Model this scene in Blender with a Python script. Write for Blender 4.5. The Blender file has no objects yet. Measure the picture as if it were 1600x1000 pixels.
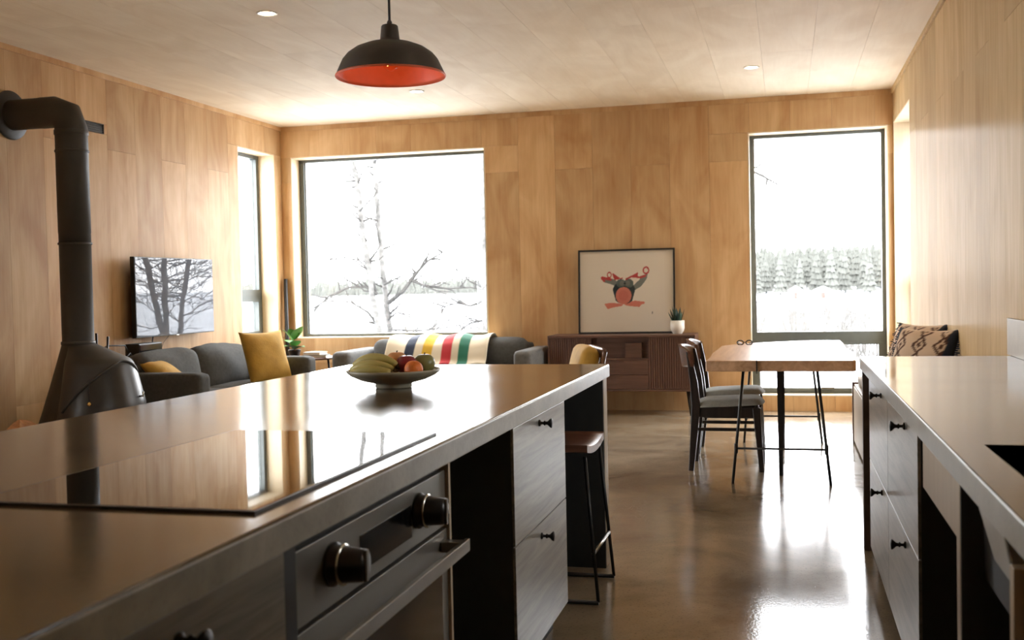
import bpy, bmesh, math, random
from mathutils import Vector, Matrix, noise
random.seed(7)
PI = math.pi
scene = bpy.context.scene
col = scene.collection

# ------------------------------------------------------------------ camera, sky, exposure
F_PX = 1665.6                       # focal length in pixels of a 1600 x 1000 frame
EYE = Vector((0, 0, 1.258))
R_ = Vector((0.968524, 0.24799602, -0.02142965))
D_ = Vector((-0.01314292, -0.03502239, -0.9993001))
W_ = Vector((-0.24857297, 0.96812778, -0.03066063))
cam_d = bpy.data.cameras.new('camera')
cam_d.sensor_width = 36.0
cam_d.lens = 36.0 * F_PX / 1600
cam_d.clip_start = 0.05
cam_d.clip_end = 3000
cam_d.dof.use_dof = True
cam_d.dof.focus_distance = 4.8
cam_d.dof.aperture_fstop = 5.6
cam = bpy.data.objects.new('camera', cam_d)
col.objects.link(cam)
cam.matrix_world = Matrix(((R_.x, -D_.x, -W_.x, EYE.x), (R_.y, -D_.y, -W_.y, EYE.y), (R_.z, -D_.z, -W_.z, EYE.z), (0, 0, 0, 1)))
scene.camera = cam

SKY = 11.0
world = bpy.data.worlds.new('overcast_sky')
scene.world = world
world.use_nodes = True
bg = world.node_tree.nodes['Background']
bg.inputs['Color'].default_value = (0.96, 0.985, 1.015, 1)
bg.inputs['Strength'].default_value = SKY

scene.view_settings.view_transform = 'Standard'
scene.view_settings.look = 'None'
scene.view_settings.gamma = 1.0
scene.view_settings.use_curve_mapping = False
scene.view_settings.exposure = 0.8
scene.cycles.use_denoising = True
scene.cycles.max_bounces = 14
scene.cycles.diffuse_bounces = 8
scene.cycles.glossy_bounces = 6
scene.cycles.transparent_max_bounces = 12
scene.cycles.sample_clamp_indirect = 12
scene.cycles.caustics_reflective = False
scene.cycles.caustics_refractive = False

# ------------------------------------------------------------------ room measures (metres; x right, y into the room)
XL, XR, YB, YR, ZC = -5.28, 1.0, 10.63, -2.6, 3.04
WT = 0.26                            # wall thickness
CT = 0.012                           # cladding thickness
OPEN = {'left': (9.68, 0.77, 10.47, 2.73),          # y0 z0 y1 z1
        'big': (-5.165, 0.75, -2.98, 2.71),          # x0 z0 x1 z1
        'tall': (-0.335, 0.146, 0.952, 2.708),
        'right': (9.27, 0.77, 10.575, 2.725),
        'side': (1.9, 0.25, 3.6, 2.0),              # unseen opening beside the camera, added as fill light
        'sink': (3.0, 1.25, 3.85, 1.85)}             # out-of-view opening over the sink, added to light the island fronts

def portal(name, loc, rot, sx, sy):
    l = bpy.data.lights.new(name, 'AREA')
    l.shape = 'RECTANGLE'
    l.size, l.size_y = sx, sy
    l.cycles.is_portal = True
    o = bpy.data.objects.new(name, l)
    col.objects.link(o)
    o.location = loc
    o.rotation_euler = rot
    return o
o_ = OPEN['big'];  portal('window_portal', ((o_[0]+o_[2])/2, YB+WT, (o_[1]+o_[3])/2), (-PI/2, 0, 0), o_[2]-o_[0], o_[3]-o_[1])
o_ = OPEN['tall']; portal('window_portal', ((o_[0]+o_[2])/2, YB+WT, (o_[1]+o_[3])/2), (-PI/2, 0, 0), o_[2]-o_[0], o_[3]-o_[1])
o_ = OPEN['left']; portal('window_portal', (XL-WT, (o_[0]+o_[2])/2, (o_[1]+o_[3])/2), (PI/2, 0, -PI/2), o_[2]-o_[0], o_[3]-o_[1])
o_ = OPEN['sink']; portal('window_portal', (XR+WT, (o_[0]+o_[2])/2, (o_[1]+o_[3])/2), (PI/2, 0, PI/2), o_[2]-o_[0], o_[3]-o_[1])
o_ = OPEN['side']; portal('window_portal', (XL-WT, (o_[0]+o_[2])/2, (o_[1]+o_[3])/2), (PI/2, 0, -PI/2), o_[2]-o_[0], o_[3]-o_[1])
o_ = OPEN['right']; portal('window_portal', (XR+WT, (o_[0]+o_[2])/2, (o_[1]+o_[3])/2), (PI/2, 0, PI/2), o_[2]-o_[0], o_[3]-o_[1])

# ------------------------------------------------------------------ materials
def lin(c):
    return tuple((x/255/12.92 if x/255 <= .04045 else ((x/255+.055)/1.055)**2.4) for x in c) + (1,)
MATS = {}
def base_mat(name):
    m = bpy.data.materials.new(name)
    m.use_nodes = True
    nt = m.node_tree
    b = nt.nodes['Principled BSDF']
    MATS[name] = m
    return m, nt, b
def nd(nt, t, **kw):
    n = nt.nodes.new(t)
    for k, v in kw.items():
        if k.startswith('i_'):
            n.inputs[k[2:].replace('_', ' ')].default_value = v
        else:
            setattr(n, k, v)
    return n
def mat(name, c, rough=.5, metal=0.0, var=.12, scale=18, bump=.0, bscale=None, spec=.5, coat=0.0, rvar=.0, stretch=(1, 1, 1)):
    """plain procedural material: noise-varied colour, optional fine relief"""
    m, nt, b = base_mat(name)
    tc = nd(nt, 'ShaderNodeTexCoord')
    mp = nd(nt, 'ShaderNodeMapping')
    mp.inputs['Scale'].default_value = stretch
    nt.links.new(tc.outputs['Object'], mp.inputs['Vector'])
    nz = nd(nt, 'ShaderNodeTexNoise', i_Scale=scale, i_Detail=4.0)
    nt.links.new(mp.outputs['Vector'], nz.inputs['Vector'])
    l = lin(c)
    cr = nd(nt, 'ShaderNodeValToRGB')
    cr.color_ramp.elements[0].position = .3
    cr.color_ramp.elements[1].position = .7
    cr.color_ramp.elements[0].color = tuple(max(0, x*(1-var)) for x in l[:3]) + (1,)
    cr.color_ramp.elements[1].color = tuple(min(1, x*(1+var)) for x in l[:3]) + (1,)
    nt.links.new(nz.outputs['Fac'], cr.inputs['Fac'])
    nt.links.new(cr.outputs['Color'], b.inputs['Base Color'])
    b.inputs['Roughness'].default_value = rough
    b.inputs['Metallic'].default_value = metal
    b.inputs['Specular IOR Level'].default_value = spec
    b.inputs['Coat Weight'].default_value = coat
    b.inputs['Coat Roughness'].default_value = .12
    if rvar:
        mr = nd(nt, 'ShaderNodeMapRange')
        mr.inputs['To Min'].default_value = max(.02, rough-rvar)
        mr.inputs['To Max'].default_value = rough+rvar
        nt.links.new(nz.outputs['Fac'], mr.inputs['Value'])
        nt.links.new(mr.outputs['Result'], b.inputs['Roughness'])
    if bump:
        bz = nd(nt, 'ShaderNodeTexNoise', i_Scale=bscale or scale*3, i_Detail=3.0)
        nt.links.new(mp.outputs['Vector'], bz.inputs['Vector'])
        bp = nd(nt, 'ShaderNodeBump', i_Strength=bump, i_Distance=.01)
        nt.links.new(bz.outputs['Fac'], bp.inputs['Height'])
        nt.links.new(bp.outputs['Normal'], b.inputs['Normal'])
    return m
def ply(name, c1, c2, axis, rough=.38, coat=0.0, tone=.10, blotch=.5, coat_rough=.2, bump=.06, spec=.5):
    """plywood: grain along `axis`, each sheet with its own tone and its own cut of the grain"""
    m, nt, b = base_mat(name)
    tc = nd(nt, 'ShaderNodeTexCoord')
    oi = nd(nt, 'ShaderNodeObjectInfo')
    off = nd(nt, 'ShaderNodeVectorMath', operation='SCALE')
    off.inputs[0].default_value = (17.3, 29.1, 41.7)
    nt.links.new(oi.outputs['Random'], off.inputs['Scale'])
    ad = nd(nt, 'ShaderNodeVectorMath', operation='ADD')
    nt.links.new(tc.outputs['Object'], ad.inputs[0])
    nt.links.new(off.outputs['Vector'], ad.inputs[1])
    s = [9.0, 9.0, 9.0]; s[axis] = .55
    mp = nd(nt, 'ShaderNodeMapping')
    mp.inputs['Scale'].default_value = s
    nt.links.new(ad.outputs['Vector'], mp.inputs['Vector'])
    g = nd(nt, 'ShaderNodeTexNoise', i_Scale=3.0, i_Detail=6.0, i_Roughness=.6, i_Distortion=.8)
    nt.links.new(mp.outputs['Vector'], g.inputs['Vector'])
    s2 = [1.6, 1.6, 1.6]; s2[axis] = .7
    mp2 = nd(nt, 'ShaderNodeMapping')
    mp2.inputs['Scale'].default_value = s2
    nt.links.new(ad.outputs['Vector'], mp2.inputs['Vector'])
    bl = nd(nt, 'ShaderNodeTexNoise', i_Scale=1.7, i_Detail=3.0, i_Distortion=1.2)
    nt.links.new(mp2.outputs['Vector'], bl.inputs['Vector'])
    mx = nd(nt, 'ShaderNodeMix', data_type='FLOAT')
    mx.inputs['Factor'].default_value = blotch
    nt.links.new(g.outputs['Fac'], mx.inputs['A'])
    nt.links.new(bl.outputs['Fac'], mx.inputs['B'])
    cr = nd(nt, 'ShaderNodeValToRGB')
    cr.color_ramp.elements[0].position = .34
    cr.color_ramp.elements[1].position = .66
    cr.color_ramp.elements[0].color = lin(c1)
    cr.color_ramp.elements[1].color = lin(c2)
    nt.links.new(mx.outputs['Result'], cr.inputs['Fac'])
    mr = nd(nt, 'ShaderNodeMapRange')
    mr.inputs['To Min'].default_value = 1-tone
    mr.inputs['To Max'].default_value = 1+tone*.5
    nt.links.new(oi.outputs['Random'], mr.inputs['Value'])
    hs = nd(nt, 'ShaderNodeHueSaturation')
    nt.links.new(mr.outputs['Result'], hs.inputs['Value'])
    nt.links.new(cr.outputs['Color'], hs.inputs['Color'])
    nt.links.new(hs.outputs['Color'], b.inputs['Base Color'])
    b.inputs['Roughness'].default_value = rough
    b.inputs['Coat Weight'].default_value = coat
    b.inputs['Coat Roughness'].default_value = coat_rough
    b.inputs['Specular IOR Level'].default_value = spec
    bp = nd(nt, 'ShaderNodeBump', i_Strength=bump, i_Distance=.01)
    nt.links.new(g.outputs['Fac'], bp.inputs['Height'])
    nt.links.new(bp.outputs['Normal'], b.inputs['Normal'])
    return m
def wood(name, c1, c2, axis, rough=.4, scale=1.0, coat=0.0, slope=0.0):
    m, nt, b = base_mat(name)
    tc = nd(nt, 'ShaderNodeTexCoord')
    oi = nd(nt, 'ShaderNodeObjectInfo')
    off = nd(nt, 'ShaderNodeVectorMath', operation='SCALE')
    off.inputs[0].default_value = (7.3, 9.1, 11.7)
    nt.links.new(oi.outputs['Random'], off.inputs['Scale'])
    ad = nd(nt, 'ShaderNodeVectorMath', operation='ADD')
    nt.links.new(tc.outputs['Object'], ad.inputs[0])
    nt.links.new(off.outputs['Vector'], ad.inputs[1])
    s = [22*scale]*3; s[axis] = 1.3*scale
    mp = nd(nt, 'ShaderNodeMapping')
    mp.inputs['Scale'].default_value = s
    nt.links.new(ad.outputs['Vector'], mp.inputs['Vector'])
    g = nd(nt, 'ShaderNodeTexNoise', i_Scale=2.0, i_Detail=5.0, i_Roughness=.65, i_Distortion=.6)
    nt.links.new(mp.outputs['Vector'], g.inputs['Vector'])
    cr = nd(nt, 'ShaderNodeValToRGB')
    cr.color_ramp.elements[0].position = .33
    cr.color_ramp.elements[1].position = .67
    cr.color_ramp.elements[0].color = lin(c1)
    cr.color_ramp.elements[1].color = lin(c2)
    nt.links.new(g.outputs['Fac'], cr.inputs['Fac'])
    nt.links.new(cr.outputs['Color'], b.inputs['Base Color'])
    b.inputs['Roughness'].default_value = rough
    b.inputs['Coat Weight'].default_value = coat
    bp = nd(nt, 'ShaderNodeBump', i_Strength=.12, i_Distance=.004)
    nt.links.new(g.outputs['Fac'], bp.inputs['Height'])
    nt.links.new(bp.outputs['Normal'], b.inputs['Normal'])
    return m
def concrete(name, c1, c2, rough=.25, rvar=.08, scale=1.6, speck=.0, stretch=(1, 1, 1), bump=.02, spec=.5):
    m, nt, b = base_mat(name)
    tc = nd(nt, 'ShaderNodeTexCoord')
    mp = nd(nt, 'ShaderNodeMapping')
    mp.inputs['Scale'].default_value = stretch
    nt.links.new(tc.outputs['Object'], mp.inputs['Vector'])
    n1 = nd(nt, 'ShaderNodeTexNoise', i_Scale=scale, i_Detail=8.0, i_Roughness=.62, i_Distortion=.5)
    nt.links.new(mp.outputs['Vector'], n1.inputs['Vector'])
    cr = nd(nt, 'ShaderNodeValToRGB')
    cr.color_ramp.elements[0].position = .32
    cr.color_ramp.elements[1].position = .68
    cr.color_ramp.elements[0].color = lin(c1)
    cr.color_ramp.elements[1].color = lin(c2)
    nt.links.new(n1.outputs['Fac'], cr.inputs['Fac'])
    out = cr.outputs['Color']
    n2 = nd(nt, 'ShaderNodeTexNoise', i_Scale=90.0, i_Detail=3.0)
    nt.links.new(tc.outputs['Object'], n2.inputs['Vector'])
    if speck:
        mr = nd(nt, 'ShaderNodeMapRange')
        mr.inputs['From Min'].default_value = .28
        mr.inputs['From Max'].default_value = .42
        mr.inputs['To Min'].default_value = 1-speck
        mr.inputs['To Max'].default_value = 1
        nt.links.new(n2.outputs['Fac'], mr.inputs['Value'])
        hs = nd(nt, 'ShaderNodeHueSaturation')
        nt.links.new(mr.outputs['Result'], hs.inputs['Value'])
        nt.links.new(out, hs.inputs['Color'])
        out = hs.outputs['Color']
    nt.links.new(out, b.inputs['Base Color'])
    rr = nd(nt, 'ShaderNodeMapRange')
    rr.inputs['From Min'].default_value = .3
    rr.inputs['From Max'].default_value = .7
    rr.inputs['To Min'].default_value = max(.03, rough-rvar)
    rr.inputs['To Max'].default_value = rough+rvar
    nt.links.new(n1.outputs['Fac'], rr.inputs['Value'])
    nt.links.new(rr.outputs['Result'], b.inputs['Roughness'])
    b.inputs['Specular IOR Level'].default_value = spec
    bp = nd(nt, 'ShaderNodeBump', i_Strength=bump, i_Distance=.01)
    nt.links.new(n2.outputs['Fac'], bp.inputs['Height'])
    nt.links.new(bp.outputs['Normal'], b.inputs['Normal'])
    return m
def glass(name, tint=(1, 1, 1), rough=0.0):
    m, nt, b = base_mat(name)
    nt.nodes.remove(b)
    out = nt.nodes['Material Output']
    tr = nd(nt, 'ShaderNodeBsdfTransparent')
    tr.inputs['Color'].default_value = tint + (1,)
    gl = nd(nt, 'ShaderNodeBsdfGlossy')
    gl.inputs['Roughness'].default_value = rough
    fr = nd(nt, 'ShaderNodeFresnel')
    fr.inputs['IOR'].default_value = 1.45
    mx = nd(nt, 'ShaderNodeMixShader')
    ge = nd(nt, 'ShaderNodeNewGeometry')                 # only the face turned to the ray reflects
    iv = nd(nt, 'ShaderNodeMath', operation='SUBTRACT')
    iv.inputs[0].default_value = 1.0
    nt.links.new(ge.outputs['Backfacing'], iv.inputs[1])
    ml = nd(nt, 'ShaderNodeMath', operation='MULTIPLY')
    nt.links.new(fr.outputs[0], ml.inputs[0])
    nt.links.new(iv.outputs[0], ml.inputs[1])
    nt.links.new(ml.outputs[0], mx.inputs[0])
    nt.links.new(tr.outputs[0], mx.inputs[1])
    nt.links.new(gl.outputs[0], mx.inputs[2])
    nt.links.new(mx.outputs[0], out.inputs['Surface'])
    return m
def glow(name, c, strength):
    m, nt, b = base_mat(name)
    b.inputs['Base Color'].default_value = lin(c)
    b.inputs['Emission Color'].default_value = lin(c)
    b.inputs['Emission Strength'].default_value = strength
    return m
def printed(name, rough=.6, emit=0.0, bump=0.0, coat=0.0, sheen=0.0):
    """flat print / woven pattern carried by a colour attribute"""
    m, nt, b = base_mat(name)
    at_ = nd(nt, 'ShaderNodeVertexColor')
    at_.layer_name = 'print'
    nt.links.new(at_.outputs['Color'], b.inputs['Base Color'])
    b.inputs['Roughness'].default_value = rough
    b.inputs['Coat Weight'].default_value = coat
    b.inputs['Coat Roughness'].default_value = .05
    b.inputs['Sheen Weight'].default_value = sheen
    if emit:
        nt.links.new(at_.outputs['Color'], b.inputs['Emission Color'])
        b.inputs['Emission Strength'].default_value = emit
    if bump:
        nz = nd(nt, 'ShaderNodeTexNoise', i_Scale=160.0)
        bp = nd(nt, 'ShaderNodeBump', i_Strength=bump, i_Distance=.01)
        nt.links.new(nz.outputs['Fac'], bp.inputs['Height'])
        nt.links.new(bp.outputs['Normal'], b.inputs['Normal'])
    return m

ply('ply_wall', (188, 145, 98), (218, 184, 138), 2, rough=.55, coat=.07, coat_rough=.35, blotch=.68, tone=.13, spec=.22)
ply('ply_wall_pale', (188, 158, 112), (212, 184, 138), 2, rough=.85, coat=.05, coat_rough=.18, bump=.22, spec=.1)
ply('ply_ceiling', (226, 208, 178), (240, 226, 200), 1, rough=.75, coat=0, tone=.05, blotch=.75, bump=.02)
ply('ply_reveal', (216, 194, 158), (230, 212, 180), 2, rough=.45)
ply('ply_pale_edge', (176, 158, 130), (194, 176, 150), 2, rough=.5)
mat('wall_core', (120, 96, 70), .8)
concrete('floor_concrete', (120, 107, 89), (176, 161, 138), rough=.14, rvar=.05, scale=1.3, speck=.4, bump=.04)
concrete('worktop_concrete', (84, 72, 56), (106, 92, 72), rough=.13, rvar=.03, scale=1.2, stretch=(.6, 2.0, 1), bump=.01, spec=.36)
concrete('worktop_edge', (130, 128, 118), (168, 165, 155), rough=.36, rvar=.06, scale=6, speck=.15, bump=.06)
wood('laminate_grey', (94, 91, 83), (138, 133, 121), 1, rough=.3, scale=.8)
mat('gable_grey', (104, 88, 80), .5, var=.1)
mat('carcass_black', (46, 46, 44), .55, var=.1)
mat('metal_black', (44, 43, 42), .38, metal=.4, var=.15)
mat('steel_dark', (124, 121, 114), .38, metal=.6, var=.05, scale=4, stretch=(1, .1, 8))
mat('upstand_steel', (150, 138, 120), .5, metal=.3, var=.05)
mat('steel_edge', (150, 146, 138), .3, metal=.9, var=.05)
mat('knob_dark', (34, 30, 27), .32, metal=.5, var=.1)
mat('window_frame', (92, 97, 94), .45, metal=.2, var=.06)
mat('chrome', (190, 188, 180), .18, metal=1.0, var=.03)
glass('window_glass')
mat('black_glass', (8, 8, 8), .03, spec=.75, var=.1)
mat('oven_glass', (14, 13, 12), .06, spec=.6, var=.1)
mat('display_glass', (18, 18, 18), .1, var=.05)
mat('stove_black', (56, 54, 50), .55, metal=.0, var=.12, scale=6, bump=.03, bscale=120)
mat('stove_gloss', (50, 48, 45), .34, spec=.5, var=.1)
mat('brass', (196, 160, 96), .25, metal=1.0)
mat('sofa_grey', (80, 81, 80), .92, var=.14, scale=40, bump=.2, bscale=300)
mat('sofa_grey_light', (112, 113, 112), .92, var=.14, scale=40, bump=.2, bscale=300)
mat('mustard', (190, 150, 66), .85, var=.14, scale=10, bump=.2, bscale=60)
mat('leather_dark', (30, 30, 31), .6, var=.15)
mat('seat_grey', (156, 162, 158), .8, var=.1, scale=40, bump=.15, bscale=300)
wood('walnut', (78, 50, 34), (112, 74, 52), 1, rough=.34, coat=.2)
wood('walnut_x', (86, 60, 48), (114, 82, 68), 0, rough=.42)
wood('walnut_z', (82, 56, 45), (112, 80, 66), 2, rough=.42)
wood('chair_wood', (30, 25, 22), (50, 41, 36), 2, rough=.36)
wood('table_wood', (192, 152, 118), (222, 186, 150), 1, rough=.3, scale=.5, coat=.25)
wood('stool_wood', (96, 64, 48), (132, 92, 70), 0, rough=.4)
mat('white_ceramic', (226, 222, 212), .35, var=.03)
mat('paper_white', (232, 230, 222), .8, var=.04)
mat('leaf_green', (96, 146, 76), .45, var=.3, scale=9)
mat('leaf_dark', (38, 66, 50), .45, var=.3, scale=14)
mat('soil', (48, 38, 30), .95, var=.3)
mat('lamp_black', (66, 61, 59), .5, var=.08)
mat('lamp_red', (232, 112, 78), .5, var=.06)
glass('bulb_glass', (1, .86, .62))
glow('filament', (255, 170, 90), 20)
glow('downlight_glow', (255, 226, 188), 26)
mat('bowl_clay', (148, 142, 122), .45, var=.2, scale=12, bump=.1, bscale=40)
mat('banana', (176, 164, 92), .5, var=.18, scale=9)
mat('banana_tip', (80, 64, 36), .7)
mat('fruit_peach', (206, 146, 92), .6, var=.15, scale=8)
mat('fruit_red', (128, 30, 40), .3, var=.35, scale=10)
mat('fruit_green', (124, 122, 72), .4, var=.25, scale=8)
mat('fruit_orange', (222, 118, 44), .5, var=.1, scale=60, bump=.2, bscale=160)
mat('bark_log', (150, 112, 86), .9, var=.35, scale=12, bump=.5)
mat('log_end', (206, 158, 122), .8, var=.2, scale=20, bump=.3)
mat('plastic_black', (20, 20, 21), .4, var=.1)
mat('cable_black', (22, 22, 22), .6)
mat('cloth_indigo', (34, 40, 60), .9, var=.15)
mat('bench_fabric', (170, 158, 142), .9, var=.2, scale=30, bump=.2, bscale=200)
mat('snow', (186, 189, 194), .8, var=.02, scale=.05)
mat('birch_bark', (73, 71, 68), .8, var=.5, scale=5, stretch=(1.5, 1.5, 3))
mat('twig', (46, 44, 41), .9, var=.2)
mat('willow', (76, 73, 69), .9, var=.2)
mat('spruce', (74, 75, 70), .95, var=.25, scale=1.2)
mat('shed_wall', (120, 118, 114), .9, var=.1)
mat('shed_red', (74, 60, 54), .9, var=.1)
printed('art_print', rough=.7)
glass('art_glass')
mat('tv_screen', (104, 108, 116), .012, spec=.32, var=.05)
printed('blanket_wool', rough=.95, bump=.25, sheen=.2)
printed('kilim', rough=.95, bump=.35)
M = MATS

# ------------------------------------------------------------------ mesh helpers
OFF = {}                              # world position of the thing an object belongs to
class MB:
    def __init__(s): s.v = []; s.f = []; s.sm = []
    def add(s, vs, fs, smooth=False):
        n = len(s.v)
        s.v += [tuple(v) for v in vs]
        for f in fs:
            s.f.append([i+n for i in f]); s.sm.append(smooth)
        return s
    def box(s, x0, y0, z0, x1, y1, z1):
        x0, x1 = min(x0, x1), max(x0, x1); y0, y1 = min(y0, y1), max(y0, y1); z0, z1 = min(z0, z1), max(z0, z1)
        return s.add([(x0,y0,z0),(x1,y0,z0),(x1,y1,z0),(x0,y1,z0),(x0,y0,z1),(x1,y0,z1),(x1,y1,z1),(x0,y1,z1)],
                     [(0,3,2,1),(4,5,6,7),(0,1,5,4),(1,2,6,5),(2,3,7,6),(3,0,4,7)])
    def hexa(s, b, t):
        """b, t: four bottom and four top corners, counter-clockwise from above"""
        return s.add(list(b)+list(t), [(3,2,1,0),(4,5,6,7),(0,1,5,4),(1,2,6,5),(2,3,7,6),(3,0,4,7)])
    def prism(s, poly, axis, a, b):
        n = len(poly)
        def p(u, w, h):
            return {0: (h, u, w), 1: (u, h, w), 2: (u, w, h)}[axis]
        vs = [p(u, w, a) for u, w in poly] + [p(u, w, b) for u, w in poly]
        fs = [list(range(n))[::-1], list(range(n, 2*n))] + [(i, (i+1) % n, (i+1) % n+n, i+n) for i in range(n)]
        return s.add(vs, fs)
    def tube(s, pts, r, n=8, cap=True):
        pts = [Vector(p) for p in pts]
        rs = r if isinstance(r, (list, tuple)) else [r]*len(pts)
        vs, fs = [], []
        prev = None
        for i, p in enumerate(pts):
            t = (pts[min(i+1, len(pts)-1)]-pts[max(i-1, 0)]).normalized()
            if prev is None:
                u = t.cross(Vector((0, 0, 1)))
                if u.length < .05: u = t.cross(Vector((1, 0, 0)))
            else:
                u = prev-t*prev.dot(t)
            u.normalize(); prev = u
            w = t.cross(u)
            for k in range(n):
                a = 2*PI*k/n
                vs.append(p+(u*math.cos(a)+w*math.sin(a))*rs[i])
        for i in range(len(pts)-1):
            for k in range(n):
                fs.append((i*n+k, i*n+(k+1) % n, (i+1)*n+(k+1) % n, (i+1)*n+k))
        s.add(vs, fs, True)
        if cap:
            m = len(s.v)-len(vs)
            s.f.append([m+k for k in range(n)][::-1]); s.sm.append(False)
            s.f.append([m+(len(pts)-1)*n+k for k in range(n)]); s.sm.append(False)
        return s
    def lathe(s, prof, c=(0, 0, 0), n=32, ax=None):
        """prof: (radius, height) pairs about the vertical through c, or about axis ax"""
        c = Vector(c)
        if ax is None: U, V, A = Vector((1,0,0)), Vector((0,1,0)), Vector((0,0,1))
        else:
            A = Vector(ax).normalized()
            U = A.orthogonal().normalized(); V = A.cross(U)
        vs, fs = [], []
        for r, h in prof:
            for k in range(n):
                a = 2*PI*k/n
                vs.append(c+A*h+(U*math.cos(a)+V*math.sin(a))*r)
        for i in range(len(prof)-1):
            for k in range(n):
                fs.append((i*n+k, i*n+(k+1) % n, (i+1)*n+(k+1) % n, (i+1)*n+k))
        return s.add(vs, fs, True)
    def grid(s, nu, nv, fn, smooth=True):
        vs = [fn(i/nu, j/nv) for j in range(nv+1) for i in range(nu+1)]
        fs = [(j*(nu+1)+i, j*(nu+1)+i+1, (j+1)*(nu+1)+i+1, (j+1)*(nu+1)+i) for j in range(nv) for i in range(nu)]
        return s.add(vs, fs, smooth)
    def puff(s, c, size, r=.05, bulge=(0, 0, 0), n=8, mtx=None, wob=0.0, seed=0):
        """upholstered block: rounded box centred at c, faces swelling by `bulge` along each axis"""
        hx, hy, hz = [q/2 for q in size]
        r = min(r, hx*.98, hy*.98, hz*.98)
        bm = bmesh.new()
        bmesh.ops.create_cube(bm, size=2)
        bmesh.ops.subdivide_edges(bm, edges=bm.edges[:], cuts=n, use_grid_fill=True)
        idx = {v: i for i, v in enumerate(bm.verts)}
        vs = []
        for v in bm.verts:
            p = v.co
            q = Vector([math.copysign(abs(t)**.8, t) if t else 0 for t in p])
            w = Vector((q.x*hx, q.y*hy, q.z*hz))
            core = Vector((max(-hx+r, min(hx-r, w.x)), max(-hy+r, min(hy-r, w.y)), max(-hz+r, min(hz-r, w.z))))
            d = w-core
            if d.length > 1e-9: w = core+d.normalized()*r
            u = Vector((w.x/hx, w.y/hy, w.z/hz))
            w = w+Vector((u.x*bulge[0]*(1-u.y**2)*(1-u.z**2), u.y*bulge[1]*(1-u.x**2)*(1-u.z**2), u.z*bulge[2]*(1-u.x**2)*(1-u.y**2)))
            if wob:
                w += Vector(noise.noise_vector(w*5+Vector((seed*3.1, seed*1.7, 0))))*wob
            vs.append(w)
        fs = [[idx[v] for v in f.verts] for f in bm.faces]
        bm.free()
        c = Vector(c)
        vs = [(mtx @ v if mtx else v)+c for v in vs]
        return s.add(vs, fs, True)
    def pillow(s, c, mtx, w, h, t, n=18, seed=0, wob=.008):
        """soft cushion in its own x-y plane, pinched corners, placed by mtx at c"""
        c = Vector(c)
        vs, ids, fs = [], {}, []
        for side in (1, -1):
            for j in range(n+1):
                for i in range(n+1):
                    edge = i in (0, n) or j in (0, n)
                    if edge and side == -1:
                        ids[(side, i, j)] = ids[(1, i, j)]; continue
                    u, v = 2*i/n-1, 2*j/n-1
                    pinch = 1-.07*(1-abs(u)**2)*abs(v)**4-.07*(1-abs(v)**2)*abs(u)**4
                    z = side*t/2*max(0, (1-abs(u)**2.6)*(1-abs(v)**2.6))**.55
                    p = Vector((u*w/2*(1-.07*(1-u*u) if False else 1), v*h/2, z))
                    p.x *= 1-.08*(1-v*v) if abs(u) > .0 else 1
                    p.y *= 1-.08*(1-u*u)
                    q = Vector(noise.noise_vector(Vector((p.x*6+seed*5, p.y*6, side+seed))))*wob*(0 if edge else 1)
                    ids[(side, i, j)] = len(vs)
                    vs.append(mtx @ (p+q)+c)
        for side in (1, -1):
            for j in range(n):
                for i in range(n):
                    f = [ids[(side, i, j)], ids[(side, i+1, j)], ids[(side, i+1, j+1)], ids[(side, i, j+1)]]
                    fs.append(f if side == 1 else f[::-1])
        return s.add(vs, fs, True)
    def build(s, name, m, parent=None, local=False, bevel=0, seg=2, colors=None):
        off = Vector((0, 0, 0)) if local or parent is None else OFF.get(parent, Vector((0, 0, 0)))
        me = bpy.data.meshes.new(name)
        me.from_pydata([Vector(v)-off for v in s.v], [], s.f)
        if bevel or not any(s.sm):
            pass
        me.polygons.foreach_set('use_smooth', s.sm)
        if bevel:
            bm = bmesh.new(); bm.from_mesh(me)
            es = [e for e in bm.edges if len(e.link_faces) == 2 and e.calc_face_angle(0) > .5]
            bmesh.ops.bevel(bm, geom=es, offset=bevel, segments=seg, affect='EDGES', profile=.5, clamp_overlap=True)
            bm.to_mesh(me); bm.free()
        if colors:
            ca = me.color_attributes.new('print', 'FLOAT_COLOR', 'POINT')
            for i, c in enumerate(colors): ca.data[i].color = c
        me.materials.append(M[m] if isinstance(m, str) else m)
        me.update()
        o = bpy.data.objects.new(name, me)
        col.objects.link(o)
        if parent is not None:
            o.parent = parent
            OFF[o] = OFF.get(parent, Vector((0, 0, 0)))
        return o
def box(name, m, b, parent=None, bevel=0, local=False):
    return MB().box(*b).build(name, m, parent, bevel=bevel, local=local)
def tag(o, label, cat, group=None):
    o['label'] = label; o['category'] = cat
    if group: o['group'] = group
    return o
def thing(name, label, cat, loc=(0, 0, 0), group=None, rz=0):
    o = bpy.data.objects.new(name, None)
    o.empty_display_size = .1
    col.objects.link(o)
    o.location = loc; o.rotation_euler = (0, 0, rz)
    OFF[o] = Vector(loc)
    return tag(o, label, cat, group)
def struct(o, label=None):
    o['kind'] = 'structure'
    if label: o['label'] = label
    return o
def dup(root, loc, label, rz=None):
    r = root.copy(); col.objects.link(r); r.location = loc
    if rz is not None: r.rotation_euler = (0, 0, rz)
    r['label'] = label
    for ch in root.children:
        c = ch.copy(); col.objects.link(c); c.parent = r
        for g in ch.children:
            d = g.copy(); col.objects.link(d); d.parent = c
    return r
def at(px, py, Y):
    """point on the plane y = Y seen at a pixel of the 1600 x 1000 frame"""
    d = R_*((px-800)/F_PX)+D_*((py-500)/F_PX)+W_
    return EYE+d*(Y/d.y)
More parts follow.
